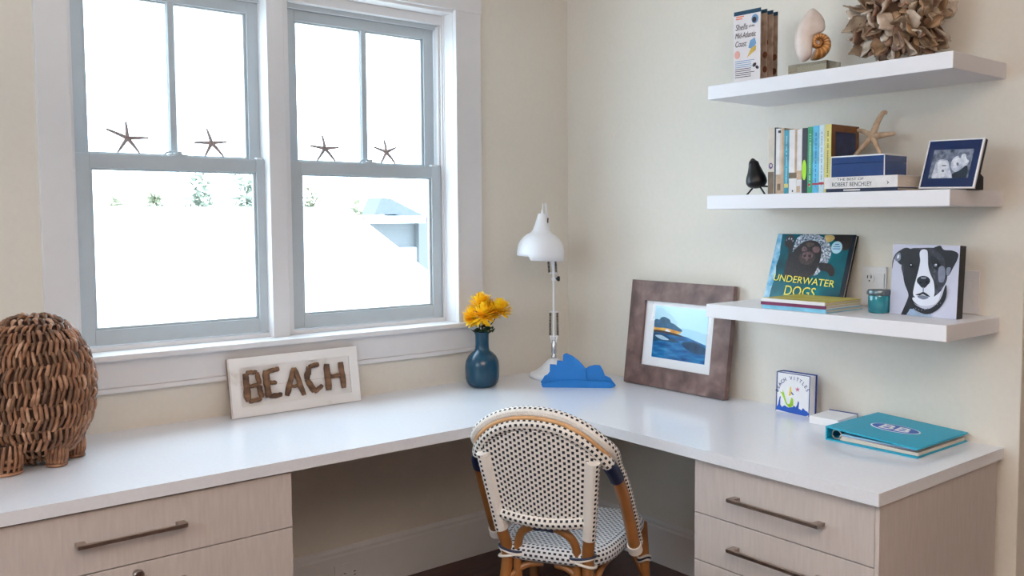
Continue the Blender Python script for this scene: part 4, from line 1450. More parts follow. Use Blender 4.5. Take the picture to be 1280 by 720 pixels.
def mk(n, c, **k):
    return mat('book_' + n, rgb(*c), 0.45, var=k.get('var', 0.08), scale=k.get('scale', 40))
m_wht = mk('white', (226, 222, 222)); m_beige = mk('beige', (206, 194, 180)); m_brn = mk('brown', (112, 92, 70), var=0.3)
m_ylw = mk('yellow', (216, 206, 122)); m_grn = mk('green', (52, 150, 104), var=0.15); m_lb = mk('sky', (92, 180, 218), var=0.2)
m_pb = mk('pale', (198, 220, 230)); m_blk = mk('charcoal', (44, 44, 54), var=0.2); m_lim = mk('lime', (170, 226, 30)); m_tl = mk('teal', (60, 150, 172), var=0.3)
m_red = mk('red', (176, 40, 56)); m_drk = mk('dark', (24, 46, 58)); m_tan = mk('tan', (190, 160, 132), var=0.2)

def rect(q, X, w, h, x0, x1, y0, y1, m, k=1):
    q.box((x0 * w, y0 * h, 0.0), (x1 * w, y1 * h, 0.0003 * k), m, X)
def art_pattern(m, n=9, seed=1):
    def f(q, X, w, h):
        rnd = random.Random(seed)
        y = 0.10
        while y < 0.9:
            d = rnd.uniform(.015, .035)
            rect(q, X, w, h, 0.42, 0.60, y, y + d * .5, m)
            y += d * .5 + rnd.choice((.006, .006, .006, .03))
    return f
def art_a(q, X, w, h):
    rect(q, X, w, h, 0.0, 0.75, 0.0, 0.34, m_brn)
    rect(q, X, w, h, 0.82, 1.0, 0.0, 1.0, m_drk)
    q.prism(ell(w * 0.35, h * 0.43, 0.008, 0.010, 16), 0, 0.0005, mk('violet', (86, 60, 120)), X)
    q.prism(ell(w * 0.38, h * 0.435, 0.004, 0.005, 12), 0, 0.0007, m_beige, X)
def art_b(q, X, w, h):
    rect(q, X, w, h, 0.0, 0.45, 0.30, 1.0, m_wht)
    rect(q, X, w, h, 0.70, 1.0, 0.0, 1.0, m_tan)
    rect(q, X, w, h, 0.0, 0.70, 0.0, 0.30, m_tan)
    rect(q, X, w, h, 0.2, 0.6, 0.06, 0.16, m_brn, 2)
    rect(q, X, w, h, 0.25, 0.6, 0.93, 0.97, m_drk, 2)
def art_c(q, X, w, h):
    rect(q, X, w, h, 0.1, 0.9, 0.10, 0.16, m_ylw)
    art_pattern(m_pb, seed=4)(q, X, w, h)
def art_d(q, X, w, h):
    rect(q, X, w, h, 0.0, 1.0, 0.24, 0.33, m_brn)
    rect(q, X, w, h, 0.74, 1.0, 0.33, 1.0, m_tan)
    rect(q, X, w, h, 0.42, 0.58, 0.03, 0.06, m_drk)
def art_e(q, X, w, h):
    rect(q, X, w, h, 0.0, 1.0, 0.22, 0.36, m_tan)
    rect(q, X, w, h, 0.0, 0.7, 0.02, 0.12, m_tan, 1)
def art_f(q, X, w, h):
    q.prism(ell(w * 0.45, h * 0.36, w * 0.42, h * 0.155, 24), 0, 0.0006, m_lim, X)
def art_g(q, X, w, h):
    art_pattern(m_wht, seed=6)(q, X, w, h)
    q.prism(ell(w * 0.4, h * 0.13, 0.004, 0.004, 12), 0, 0.0006, m_red, X)
def art_h(q, X, w, h):
    art_pattern(m_royal, seed=8)(q, X, w, h)
    rect(q, X, w, h, 0.0, 1.0, 0.125, 0.15, m_red, 2)
def art_i(q, X, w, h):
    art_pattern(mk('grey', (120, 140, 160)), seed=9)(q, X, w, h)
    rect(q, X, w, h, 0.0, 1.0, 0.125, 0.16, m_red, 2)
def art_j(q, X, w, h):
    art_pattern(mk('olive', (110, 100, 50)), seed=11)(q, X, w, h)
ub = [
    ('tall beige upright book with a violet e on its spine, next to the bird', 0.0310, 0.216, 0.20, m_beige, m_drk, art_a),
    ('white and tan upright book, second from the bird', 0.0310, 0.212, 0.18, m_beige, m_tan, art_b),
    ('thin teal patterned upright book, third from the bird', 0.0190, 0.205, 0.18, m_tl, m_tl, art_c),
    ('white upright book with a brown band low on its spine, fourth from the bird', 0.0300, 0.205, 0.18, m_wht, m_tan, art_d),
    ('white and tan upright book between the banded white book and the charcoal book', 0.0190, 0.203, 0.17, m_wht, m_wht, art_e),
    ('charcoal upright book with a lime green oval on its spine', 0.0200, 0.206, 0.17, m_blk, m_blk, art_f),
    ('green upright book with white spine lettering', 0.0190, 0.208, 0.17, m_grn, m_grn, art_g),
    ('sky blue upright book with a red band low on its spine', 0.0230, 0.210, 0.17, m_lb, m_lb, art_h),
    ('pale blue-white upright book, second from the right end of the row', 0.0190, 0.211, 0.17, m_pb, m_pb, art_i),
    ('pale yellow upright book with a brown picture cover, rightmost in the row', 0.0240, 0.211, 0.155, m_ylw, mk('framebrown', (116, 74, 36), var=0.2), art_j),
]
yy = -1.283
for lb, w_, h_, d_, sm_, cm_, art_ in ub:
    t, X, ww = upright_book(lb, yy, yy - w_, h_, d_, sm_, cm_, art=art_)
    yy -= w_
# cover picture on the right face of the last book
q = MB()
CXM = frame_at((-0.246, yy, S2), (1, 0, 0), (0, 0, 1))
q.box((0.022, 0.070, 0.0), (0.135, 0.190, 0.0006), mat('cover_night_sky', rgb(34, 46, 84), 0.4, var=0.6, scale=30), CXM)
q.box((0.022, 0.070, 0.0006), (0.135, 0.096, 0.0010), mat('cover_ochre', rgb(120, 80, 70), 0.4, var=0.4, scale=40), CXM)
q.build('cover_print', t)

# lying books, box, starfish
HBX = Matrix.Translation((-0.302, -1.500, S2)) @ Matrix.Rotation(radians(-90), 4, 'Z')
# (the row of upright books stops behind; these lie in front and to the right of it)
m_dkb = mk('midnight', (22, 34, 66))
t, s_ = flat_book('lying_book', 'dark blue thin book lying under the white Robert Benchley book', 0.0005, 0.0105, HBX @ T(0.035, 0.006, 0), 0.232, 0.150, m_dkb, m_dkb)
q = MB()
X = frame_at(HBX @ V((0.035, 0.006 - 0.0013, 0.0)), (0, -1, 0), (0, 0, 1))
q.box((0.06, 0.004, 0), (0.115, 0.008, 0.0004), m_wht, X)
q.build('spine_print', s_)
t, s_ = flat_book('lying_book', 'white book titled The Best of Robert Benchley, lying under the blue box', 0.0112, 0.034, HBX @ T(0.033, 0.0, 0), 0.238, 0.150, m_wht, m_wht)
q = MB()
X = frame_at(HBX @ V((0.033, -0.0013, 0.0112)), (0, -1, 0), (0, 0, 1))
q.text('THE BEST OF', 0.0105, 0.0004, m_drk, X @ T(0.088, 0.0230, 0.0002), sx=1.45)
q.text('ROBERT BENCHLEY', 0.0180, 0.0004, m_drk, X @ T(0.092, 0.0055, 0.0002), sx=0.83)
q.build('spine_lettering', s_)
q = MB()
q.prism([(0.205, 0.019), (0.212, 0.013), (0.205, 0.007), (0.208, 0.013)], 0, 0.0004, m_drk, X)
q.build('spine_print', s_)
bz0 = S2 + 0.0457
bxm = mat('navy_lacquer', rgb(8, 58, 120), 0.2, var=0.1, coat=0.4)
bx = thing('lidded_box', 'navy lacquer box with white edging, standing on the white lying book', 'box', (-0.20, -1.626, bz0))
bpy.context.view_layer.update()
BB0, BB1 = (-0.276, -1.714), (-0.150, -1.538)
one(lambda q: q.box((BB0[0], BB0[1], bz0), (BB1[0], BB1[1], bz0 + 0.040), bxm)).build('body', bx, bevel=0.001)
one(lambda q: q.box((BB0[0], BB0[1], bz0 + 0.0405), (BB1[0], BB1[1], bz0 + 0.063), bxm)).build('lid', bx, bevel=0.001)
q = MB()
e_ = 0.0022
xa, ya, xb, yb = BB0[0] - 0.0006, BB0[1] - 0.0006, BB1[0] + 0.0006, BB1[1] + 0.0006
zt_ = bz0 + 0.0636
for a_, c_ in (((xa, ya, zt_ - 0.004), (xb, ya + e_, zt_)), ((xa, yb - e_, zt_ - 0.004), (xb, yb, zt_)), ((xa, ya, zt_ - 0.004), (xa + e_, yb, zt_)), ((xb - e_, ya, zt_ - 0.004), (xb, yb, zt_))):
    q.box(a_, c_, M['white'])
for x_ in (xa, xb - e_):
    for y_ in (ya, yb - e_):
        q.box((x_, y_, bz0 + 0.0005), (x_ + e_, y_ + e_, zt_ - 0.004), M['white'])
q.build('edging', bx)

m_star = ramp_mat('sandy_starfish', [(0.3, rgb(176, 146, 116)), (0.7, rgb(216, 190, 162))], 60, 0.8, (1, 1, 1), 0.6)
m_star_d = ramp_mat('grey_starfish', [(0.3, rgb(138, 122, 122)), (0.7, rgb(180, 164, 160))], 80, 0.8, (1, 1, 1), 0.6)
def starfish_mb(X, arms, r0, m, body=1.25):
    b = MB()
    for pts in arms:
        P_ = smooth_curve([(0, 0, 0)] + [(x, y, z) for x, y, z in pts], 6)
        n_ = len(P_)
        rs = [r0 * (1.0 - 0.52 * (i / (n_ - 1)) ** 1.1) * (1 if i < n_ - 1 else 0.5) for i in range(n_)]
        b.tube([X @ p for p in P_], rs, m, 10, X.to_3x3() @ V((0, 0, 1)), flat=0.95)
    b.ball((0, 0, 0), (r0 * body, r0 * body, r0 * 0.95), m, 14, X)
    return b
SFX = frame_at((-0.108, -1.574, S2 + 0.0457 + 0.0640 + 0.066), (0, -1, 0), (0.30, 0, 1))
arms = [[(0.008, 0.045, 0), (0.024, 0.076, 0.002), (0.032, 0.078, -0.008)], [(0.045, 0.002, 0.004), (0.076, 0.006, -0.004)], [(0.020, -0.030, 0.003), (0.043, -0.0655, 0)], [(-0.024, -0.030, 0.003), (-0.054, -0.0655, 0)], [(-0.030, 0.018, 0.003), (-0.060, 0.028, -0.002)]]
tag(starfish_mb(SFX, arms, 0.0115, m_star).build('starfish'), 'sandy starfish leaning on the wall on top of the navy box', 'starfish')

# tilted photo frame on the middle shelf
NX = frame_at((-0.232, -1.796, S2 + 0.0068), (-0.03, -1, -0.02), (0.052, -0.004, 0.145))
nf = thing('photo_frame', 'navy photo frame with a black and white picture, right end of the middle shelf', 'photo frame', (-0.21, -1.87, S2))
bpy.context.view_layer.update()
NW, NH = 0.162, 0.147
m_nfr = mat('navy_leather', rgb(12, 36, 84), 0.35, var=0.15)
one(lambda q: q.box((0, 0.0, -0.016), (NW, NH, -0.005), mat('frame_back', rgb(20, 20, 32), 0.5), NX)).build('back_panel', nf)
b = MB()
b.box((0.004, 0.004, -0.005), (NW - 0.004, NH - 0.004, 0.0), m_nfr, NX)
b.build('face', nf)
b = MB()
for a_, c_ in (((0, 0, -0.005), (NW, 0.0035, 0.001)), ((0, NH - 0.0035, -0.005), (NW, NH, 0.001)), ((0, 0.0035, -0.005), (0.0035, NH - 0.0035, 0.001)), ((NW - 0.0055, 0.0035, -0.005), (NW, NH - 0.0035, 0.001))):
    b.box(a_, c_, M['white'], NX)
b.build('edging', nf)
b = MB()
m_g1 = ramp_mat('photo_grey', [(0.3, rgb(50, 60, 80)), (0.7, rgb(140, 150, 172))], 60, 0.25)
m_g2 = ramp_mat('photo_lightgrey', [(0.3, rgb(150, 160, 184)), (0.6, rgb(216, 220, 234))], 70, 0.25)
m_g4 = ramp_mat('photo_highlight', [(0.3, rgb(190, 198, 214)), (0.6, rgb(232, 236, 244))], 50, 0.25)
m_g3 = mat('photo_shadow', rgb(40, 52, 66), 0.25, var=0.3)
PX = NX @ T(0.022, 0.030, 0.0)
b.box((0, 0, 0), (0.116, 0.086, 0.0006), m_g1, PX)
A = Art(b, PX, 0.116, 0.086, 232, 215, 625, 535, 0.0006, (-0.1, -0.10))
A.poly([(270, 340), (320, 315), (380, 325), (400, 380), (420, 440), (440, 500), (420, 530), (300, 535), (236, 530), (250, 430)], m_g2)
A.poly([(420, 330), (450, 280), (480, 266), (500, 290), (520, 245), (555, 245), (560, 290), (590, 310), (580, 350), (540, 390), (500, 430), (460, 445), (420, 400)], m_g2)
A.poly([(440, 310), (480, 286), (506, 300), (500, 340), (480, 372), (448, 360)], m_g4)
A.poly([(512, 256), (545, 250), (566, 290), (586, 322), (560, 344), (526, 330)], m_g4)
A.poly([(280, 352), (330, 330), (366, 336), (378, 390), (384, 470), (350, 510), (310, 480), (290, 420)], m_g4)
A.poly([(440, 470), (520, 420), (560, 370), (586, 390), (570, 520), (460, 520)], m_g3)
A.poly([(470, 350), (486, 340), (496, 366), (480, 378)], m_g1)
A.poly([(330, 380), (372, 376), (370, 388), (334, 392)], m_g1)
A.poly([(330, 436), (352, 430), (356, 452), (338, 456)], m_g1)
b.build('photo', nf)
b = MB()
b.prism([(-0.005, 0.0), (-0.005, 0.062), (-0.060, 0.036), (-0.060, 0.0)], -0.003, 0.05, mat('stand_black', rgb(16, 15, 22), 0.6), Matrix.Translation((-0.200, -1.935, S2 + 0.0005)) @ Matrix(((-1, 0, 0, 0), (0, 0, 1, 0), (0, 1, 0, 0), (0, 0, 0, 1))))
b.build('easel_stand', nf)

# ------------------------------------------------------------------ top shelf
m_lf_front = mat('leaflet_front', rgb(226, 220, 222), 0.2, var=0.03, coat=0.4)
m_lf_teal = mat('leaflet_header', rgb(26, 66, 92), 0.3)
m_lf_in = ramp_mat('leaflet_inside', [(0.35, rgb(150, 128, 112)), (0.6, rgb(182, 160, 144)), (0.8, rgb(196, 178, 166))], 30, 0.4)
m_lf_txt = mat('leaflet_text', rgb(52, 36, 44), 0.4)
m_lf_or = mat('leaflet_orange', rgb(226, 120, 84), 0.4)
m_lf_bl = mat('leaflet_blue', rgb(110, 150, 190), 0.4)
lf = thing('folded_leaflet', 'folded shell guide leaflet standing open on the left of the top shelf', 'leaflet', (-0.24, -1.25, S1))
bpy.context.view_layer.update()
LH, LW = 0.229, 0.103
z_ = S1 + 0.0006
P0 = V((-0.302, -1.182, z_)); P1 = V((-0.296, -1.286, z_))
def panel(p, q, hh, m_face, name='panel', art=None):
    d_ = (q - p)
    X = frame_at(p, d_, (0, 0, 1))
    b = MB()
    b.box((0, 0, -0.0006), (d_.length, hh, 0.0), m_face, X)
    b.box((0, hh - 0.012, 0.0), (d_.length, hh, 0.0003), m_lf_teal, X)
    o = b.build(name, lf)
    if art:
        k = MB()
        art(k, X, d_.length, hh)
        k.build('print', o)
    return o
def art_front(k, X, w, h):
    k.box((0.0, h - 0.013, 0.0002), (w, h, 0.0006), m_lf_teal, X)
    k.text('Shells', 0.028, 0.0003, m_lf_txt, X @ T(0.006, h * 0.735, 0.0006), 'LEFT', sx=0.75, shear=0.2)
    k.text('of the', 0.012, 0.0003, m_lf_txt, X @ T(0.058, h * 0.755, 0.0006), 'LEFT', sx=0.8, shear=0.2)
    k.text('Mid-Atlantic', 0.026, 0.0003, m_lf_txt, X @ T(0.005, h * 0.62, 0.0006), 'LEFT', sx=0.62, shear=0.2)
    k.text('Coast', 0.027, 0.0003, m_lf_txt, X @ T(0.005, h * 0.50, 0.0006), 'LEFT', sx=0.68, shear=0.2)
    for i, (wd, yy_) in enumerate(((0.30, .915), (0.24, .885))):
        k.box((0.008, h * yy_, 0.0003), (0.008 + w * wd, h * (yy_ + .016), 0.0006), m_lf_or, X)
    k.prism(ell(w * .78, h * .86, .013, .015, 20), .0003, .0006, m_lf_bl, X)
    k.prism(ell(w * .76, h * .85, .008, .009, 16), .0006, .0009, m_lf_txt, X)
    k.prism([(w * .55, h * .47), (w * .62, h * .57), (w * .78, h * .60), (w * .84, h * .52), (w * .72, h * .44)], .0003, .0006, m_lf_bl, X)
    k.prism([(w * .50, h * .33), (w * .66, h * .46), (w * .84, h * .49), (w * .82, h * .42), (w * .66, h * .38)], .0006, .0009, mat('leaflet_shell', rgb(214, 176, 72), 0.4, var=0.25), X)
    k.prism(ell(w * .14, h * .39, .011, .013, 18), .0003, .0006, mat('leaflet_pink', rgb(214, 158, 148), 0.4), X)
    for i in range(9):
        yy_ = h * (0.29 - i * 0.028)
        k.box((0.006, yy_, 0.0003), (0.006 + w * (0.60 if i % 3 else 0.72), yy_ + 0.0022, 0.0006), m_lf_bl if i < 4 else m_lf_txt, X)
    k.prism(ell(w * .78, h * .22, .008, .006, 14, 0.6), .0003, .0006, m_lf_txt, X)
    k.prism(ell(w * .88, h * .18, .007, .005, 14, -0.6), .0003, .0006, m_lf_txt, X)
def art_in(seed):
    def f(k, X, w, h):
        rnd = random.Random(seed)
        for i in range(4):
            k.prism(ell(w * rnd.uniform(.6, .95), h * (0.16 + 0.2 * i), .009, .011, 14), .0003, .0006, mat('leaflet_brown', rgb(110, 66, 46), 0.4, var=0.3), X)
        for i in range(14):
            y_ = h * (0.05 + .06 * i)
            k.box((w * .1, y_, .0003), (w * .45, y_ + .002, .0005), m_lf_txt, X)
    return f
pts = [P0, P1, V((-0.270, -1.184, z_)), V((-0.265, -1.2875, z_)), V((-0.239, -1.184, z_)), V((-0.235, -1.289, z_)), V((-0.208, -1.184, z_)), V((-0.204, -1.284, z_))]
for i in range(7):
    hh = LH
    if i == 0:
        panel(pts[0], pts[1], hh, m_lf_front, art=art_front)
    elif i % 2 == 0:
        panel(pts[i], pts[i + 1], hh, m_lf_in, art=art_in(i))
    else:
        panel(pts[i], pts[i + 1], hh, m_lf_in)

# nautilus on an acrylic block
nau = thing('nautilus_shell', 'halved nautilus shell with an orange coil, on a clear block on the top shelf', 'seashell', (-0.20, -1.42, S1))
bpy.context.view_layer.update()
m_pearl = ramp_mat('pearl_shell', [(0.3, rgb(206, 186, 172)), (0.6, rgb(232, 218, 212)), (0.8, rgb(236, 228, 232))], 12, 0.25)
def coil_mat():
    m = ramp_mat('orange_coil', [(0.3, rgb(150, 84, 32)), (0.7, rgb(214, 146, 74))], 30, 0.35)
    nt = m.node_tree
    uv = nt.nodes.new('ShaderNodeUVMap')
    sp = nt.nodes.new('ShaderNodeSeparateXYZ')
    nt.links.new(uv.outputs[0], sp.inputs[0])
    s_ = mnode(nt, 'SINE', mnode(nt, 'MULTIPLY', sp.outputs['X'], 62.0))
    f = mnode(nt, 'MULTIPLY', mnode(nt, 'GREATER_THAN', s_, 0.35), 0.62)
    mix = nt.nodes.new('ShaderNodeMix')
    mix.data_type = 'RGBA'
    nt.links.new(f, mix.inputs[0])
    rp = [x for x in nt.nodes if x.type == 'VALTORGB'][0]
    nt.links.new(rp.outputs[0], mix.inputs[6])
    mix.inputs[7].default_value = rgb(236, 190, 130) + (1,)
    nt.links.new(mix.outputs[2], nt.nodes['Principled BSDF'].inputs['Base Color'])
    return m
m_coil = coil_mat()
NO = frame_at((-0.200, -1.434, S1 + 0.106), (0.72, -0.70, 0), (0, 0, 1))
def pillow(out, cx, cy, hh, m, name):
    """a smooth shell bulging to both faces of a closed outline"""
    P_ = [V((p[0], p[1], 0)) for p in blob(out, 6)]
    n_, K_ = len(P_), 9
    b = MB()
    for sgn in (1, -1):
        vs, fs = [], []
        for k in range(K_ + 1):
            f_ = 1 - k / K_
            zz = hh * sgn * math.sqrt(max(0.0, 1 - f_ ** 2.2))
            for p in P_:
                vs.append(NO @ V((cx + (p.x - cx) * f_, cy + (p.y - cy) * f_, zz)))
        for k in range(K_):
            for i in range(n_):
                fs.append((k * n_ + i, k * n_ + (i + 1) % n_, (k + 1) * n_ + (i + 1) % n_, (k + 1) * n_ + i))
        b.add(vs, fs, m, smooth=True)
    return b.build(name, nau)
ol = [(685, 85), (725, 105), (765, 145), (790, 200), (786, 262), (730, 300), (700, 350), (690, 420), (684, 470), (650, 505), (615, 515), (582, 490), (558, 430), (546, 345), (558, 265), (590, 190), (635, 125)]
pillow([((x - 735) / 2587, (365 - y) / 2587) for x, y in ol], (640 - 735) / 2587, (365 - 320) / 2587, 0.030, m_pearl, 'body_chamber')
def spiral(th0, th1, n, name, m, flat):
    b = MB()
    vs, fs, uvs = [], [], []
    nn = 20
    for i in range(n + 1):
        th = th0 + (th1 - th0) * i / n
        Ro = 0.056 * math.exp(-0.185 * th)
        Ri = 0.056 * math.exp(-0.185 * (th + 2 * pi)) * 1.02
        cx_, rr_ = (Ro + Ri) / 2, (Ro - Ri) / 2
        a = -pi / 2 - 0.35 + th
        d_ = V((cos(a), sin(a), 0))
        for j in range(nn):
            p_ = 2 * pi * j / nn
            vs.append(NO @ (d_ * (cx_ + rr_ * cos(p_)) + V((0, 0, flat * (0.5 * rr_ + 0.012) * sin(p_) * 1.3))))
    for i in range(n):
        for j in range(nn):
            fs.append((i * nn + j, i * nn + (j + 1) % nn, (i + 1) * nn + (j + 1) % nn, (i + 1) * nn + j))
            t0_, t1_ = i / n * (th1 - th0), (i + 1) / n * (th1 - th0)
            uvs.append([(t0_ / 4, j / nn), (t0_ / 4, (j + 1) / nn), (t1_ / 4, (j + 1) / nn), (t1_ / 4, j / nn)])
    b.add(vs, fs, m, uvs, smooth=True)
    b.add(vs, [tuple(range(nn)), tuple(range(n * nn, n * nn + nn))], m)
    return b.build(name, nau)
spiral(0.0, 9.6, 90, 'coil', m_coil, 1.2)
b = MB()
b.ball((0, 0, 0), (0.008, 0.008, 0.018), m_pearl, 12, NO)
b.build('core', nau)
m_acr = mat('clear_acrylic', rgb(214, 208, 190), 0.08, var=0.01, trans=0.85)
b = MB()
XQ = frame_at((-0.160, -1.372, S1 + 0.0005), (0, -1, 0), (0, 0, 1))
one(lambda q: q.box((-0.020, 0, 0.0), (0.120, 0.042, 0.080), m_acr, XQ)).build('block', nau, bevel=0.0015)
one(lambda q: q.box((-0.019, 0.022, 0.0802), (0.012, 0.041, 0.0810), mat('pewter_plaque', rgb(150, 138, 118), 0.4, 0.5), XQ)).build('plaque', nau)

# oyster shell ball
m_oy = [ramp_mat('oyster_tan', [(0.3, rgb(118, 90, 64)), (0.55, rgb(170, 136, 104)), (0.78, rgb(206, 176, 144))], 24, 0.75, (1, 1, 1), 0.7),
        ramp_mat('oyster_grey', [(0.3, rgb(110, 88, 70)), (0.55, rgb(166, 142, 118)), (0.78, rgb(214, 196, 176))], 24, 0.75, (1, 1, 1), 0.7),
        ramp_mat('oyster_pale', [(0.3, rgb(170, 148, 128)), (0.6, rgb(214, 200, 186)), (0.8, rgb(236, 228, 220))], 24, 0.7, (1, 1, 1), 0.7),
        ramp_mat('oyster_mauve', [(0.3, rgb(104, 76, 62)), (0.6, rgb(156, 124, 104)), (0.8, rgb(200, 170, 150))], 24, 0.75, (1, 1, 1), 0.7)]
OC = V((-0.168, -1.690, S1 + 0.140))
ob = thing('oyster_shell_ball', 'large ball of layered brown oyster shells on the right of the top shelf', 'ornament', (OC.x, OC.y, S1))
bpy.context.view_layer.update()
b = MB()
b.ball((0, 0, 0), 0.098, mat('oyster_core', rgb(84, 62, 46), 0.9, var=0.3), 20, T(*OC))
b.build('core', ob)
def oyster_mesh(seed):
    """cupped, ragged-edged shell: hinge at the origin, opening along +z, hollow side facing +x"""
    rnd = random.Random(seed)
    NL, NW_ = 10, 8
    L_ = rnd.uniform(.082, .104)
    W_ = rnd.uniform(.026, .036)
    vs, fs = [], []
    wob = [rnd.uniform(-1, 1) for _ in range(6)]
    for i in range(NL + 1):
        t = i / NL
        ww = W_ * (0.30 + 1.30 * t - 0.35 * t ** 2 - 0.85 * t ** 6) * (1 + 0.07 * sin(6 * t + seed))
        for j in range(NW_ + 1):
            s_ = -1 + 2 * j / NW_
            z = L_ * t * (1 - 0.20 * t * s_ * s_) * (1 + 0.05 * t * sin(4 * s_ + 3 * wob[0]))
            x = -0.007 * (1 - s_ * s_) * (0.4 + t) + 0.010 * sin(pi * t) * wob[1] + 0.004 * t * s_ * wob[2] + rnd.uniform(-.0011, .0011)
            y = ww * s_ + 0.008 * wob[3] * t * t
            vs.append((x, y, z))
    for i in range(NL):
        for j in range(NW_):
            a = i * (NW_ + 1) + j
            fs.append((a, a + 1, a + NW_ + 2, a + NW_ + 1))
    q = MB()
    q.add(vs, fs, m_oy[seed % 4], smooth=True)
    return q
protos = []
for k in range(12):
    o = oyster_mesh(k).build('oyster_shell', ob, solid=0.0045)
    protos.append(o)
N_OY = 104
rnd = random.Random(3)
cnt = 0
for i in range(N_OY + 26):
    ph = math.acos(1 - 2 * (i + 0.5) / (N_OY + 26))
    az = pi * (1 + 5 ** 0.5) * i
    d_ = V((sin(ph) * cos(az), sin(ph) * sin(az), cos(ph)))
    if d_.x > 0.60 or d_.z < -0.86:
        continue
    j = cnt
    if j >= 98:
        break
    o = protos[j] if j < 12 else protos[rnd.randrange(12)].copy()
    if j >= 12:
        COL.objects.link(o)
    cnt += 1
    tang = V((rnd.uniform(-1, 1), rnd.uniform(-1, 1), rnd.uniform(-1, 1)))
    tang = (tang - d_ * tang.dot(d_)).normalized()
    ax_ = (d_ * rnd.uniform(.75, 1.1) + tang * rnd.uniform(.55, .95)).normalized()
    fx_ = (d_ - ax_ * d_.dot(ax_)).normalized() * (1 if rnd.random() < .7 else -1)
    fy_ = ax_.cross(fx_)
    Qm = Matrix(((fx_.x, fy_.x, ax_.x, 0), (fx_.y, fy_.y, ax_.y, 0), (fx_.z, fy_.z, ax_.z, 0), (0, 0, 0, 1))) @ Matrix.Rotation(rnd.uniform(-.5, .5), 4, 'Z')
    kk = rnd.uniform(.82, 1.05)
    low = OC.z + d_.z * 0.085
    W_ = Matrix.Translation(OC + d_ * 0.078) @ Qm @ Matrix.Scale(kk, 4)
    # keep clear of the shelf and the wall
    for it in range(20):
        pts_ = [W_ @ V(c) for c in o.bound_box]
        mz, mx = min(p.z for p in pts_), max(p.x for p in pts_)
        if mz > S1 - 0.004 and mx < 0.004:
            break
        off = V((-max(0, mx), 0, max(0, S1 + 0.001 - mz)))
        W_ = Matrix.Translation(off * 0.7) @ W_
        kk *= 0.96
        W_ = W_ @ Matrix.Scale(0.96, 4)
    o.parent = ob
    o.matrix_parent_inverse = Matrix.Identity(4)
    o.matrix_local = ob.matrix_world.inverted() @ W_

q = MB()                                                  # broken shell bits packed between the big shells
for i in range(170):
    ph = math.acos(1 - 2 * (i + 0.5) / 170)
    az = pi * (1 + 5 ** 0.5) * i + 0.7
    d_ = V((sin(ph) * cos(az), sin(ph) * sin(az), cos(ph)))
    if d_.z < -0.88:
        continue
    tang = V((rnd.uniform(-1, 1), rnd.uniform(-1, 1), rnd.uniform(-1, 1)))
    tang = (tang - d_ * tang.dot(d_)).normalized()
    ax_ = (d_ * 0.7 + tang * rnd.uniform(.5, .9)).normalized()
    fy_ = ax_.cross(d_).normalized()
    fx_ = fy_.cross(ax_)
    L_, W_ = rnd.uniform(.036, .050), rnd.uniform(.013, .019)
    c_ = OC + d_ * 0.092
    grid = []
    for a_ in range(5):
        for k_ in (-1, 0, 1):
            t_ = a_ / 4
            ww = W_ * (0.4 + 1.1 * t_ - 0.9 * t_ ** 4)
            grid.append(c_ + ax_ * (L_ * t_ * (1 - .12 * abs(k_))) + fy_ * (ww * k_) + fx_ * (0.005 * (1 - abs(k_))))
    back = [p - fx_ * 0.003 for p in grid]
    fs = []
    for a_ in range(4):
        for k_ in range(2):
            v0 = a_ * 3 + k_
            fs += [(v0, v0 + 1, v0 + 4, v0 + 3), (15 + v0, 15 + v0 + 3, 15 + v0 + 4, 15 + v0 + 1)]
    rim_ = [0, 1, 2, 5, 8, 11, 14, 13, 12, 9, 6, 3]
    fs += [(rim_[k_], rim_[k_ - 1], 15 + rim_[k_ - 1], 15 + rim_[k_]) for k_ in range(12)]
    q.add(grid + back, fs, m_oy[i % 4], smooth=True)
o = q.build('shell_fragments', ob)
o['kind'] = 'stuff'

# ------------------------------------------------------------------ starfish standing on the sash rails
ZR = 1.6455
star_defs = [
    (-1.842, [(-0.002, 0.056), (0.068, 0.004), (0.036, -0.050), (-0.034, -0.050), (-0.066, 0.028)], 'dark starfish on the left window rail, left of the sash lock'),
    (-1.566, [(-0.014, 0.050), (0.054, 0.006), (0.040, -0.048), (-0.026, -0.048), (-0.062, -0.002)], 'dark starfish on the left window rail, right of the sash lock'),
    (-1.138, [(-0.008, 0.052), (0.058, 0.006), (0.040, -0.048), (-0.036, -0.048), (-0.060, 0.008)], 'dark starfish on the right window rail, left of the sash lock'),
    (-0.874, [(-0.006, 0.050), (0.050, 0.022), (0.038, -0.046), (-0.028, -0.046), (-0.056, 0.018)], 'dark starfish on the right window rail, right of the sash lock'),
]
for x_, arms_, lb in star_defs:
    dz = 0.0035 - min(c for a, c in arms_)
    Xs = frame_at((x_, 0.098, ZR + dz), (1, 0, 0), (0, 0.12, 1))
    bb = starfish_mb(Xs, [[(a * 0.5, c * 0.5, 0.002), (a, c, 0.0)] for a, c in arms_], 0.0072, m_star_d, 1.25)
    tag(bb.build('starfish'), lb, 'starfish', 'starfish on the window rails')

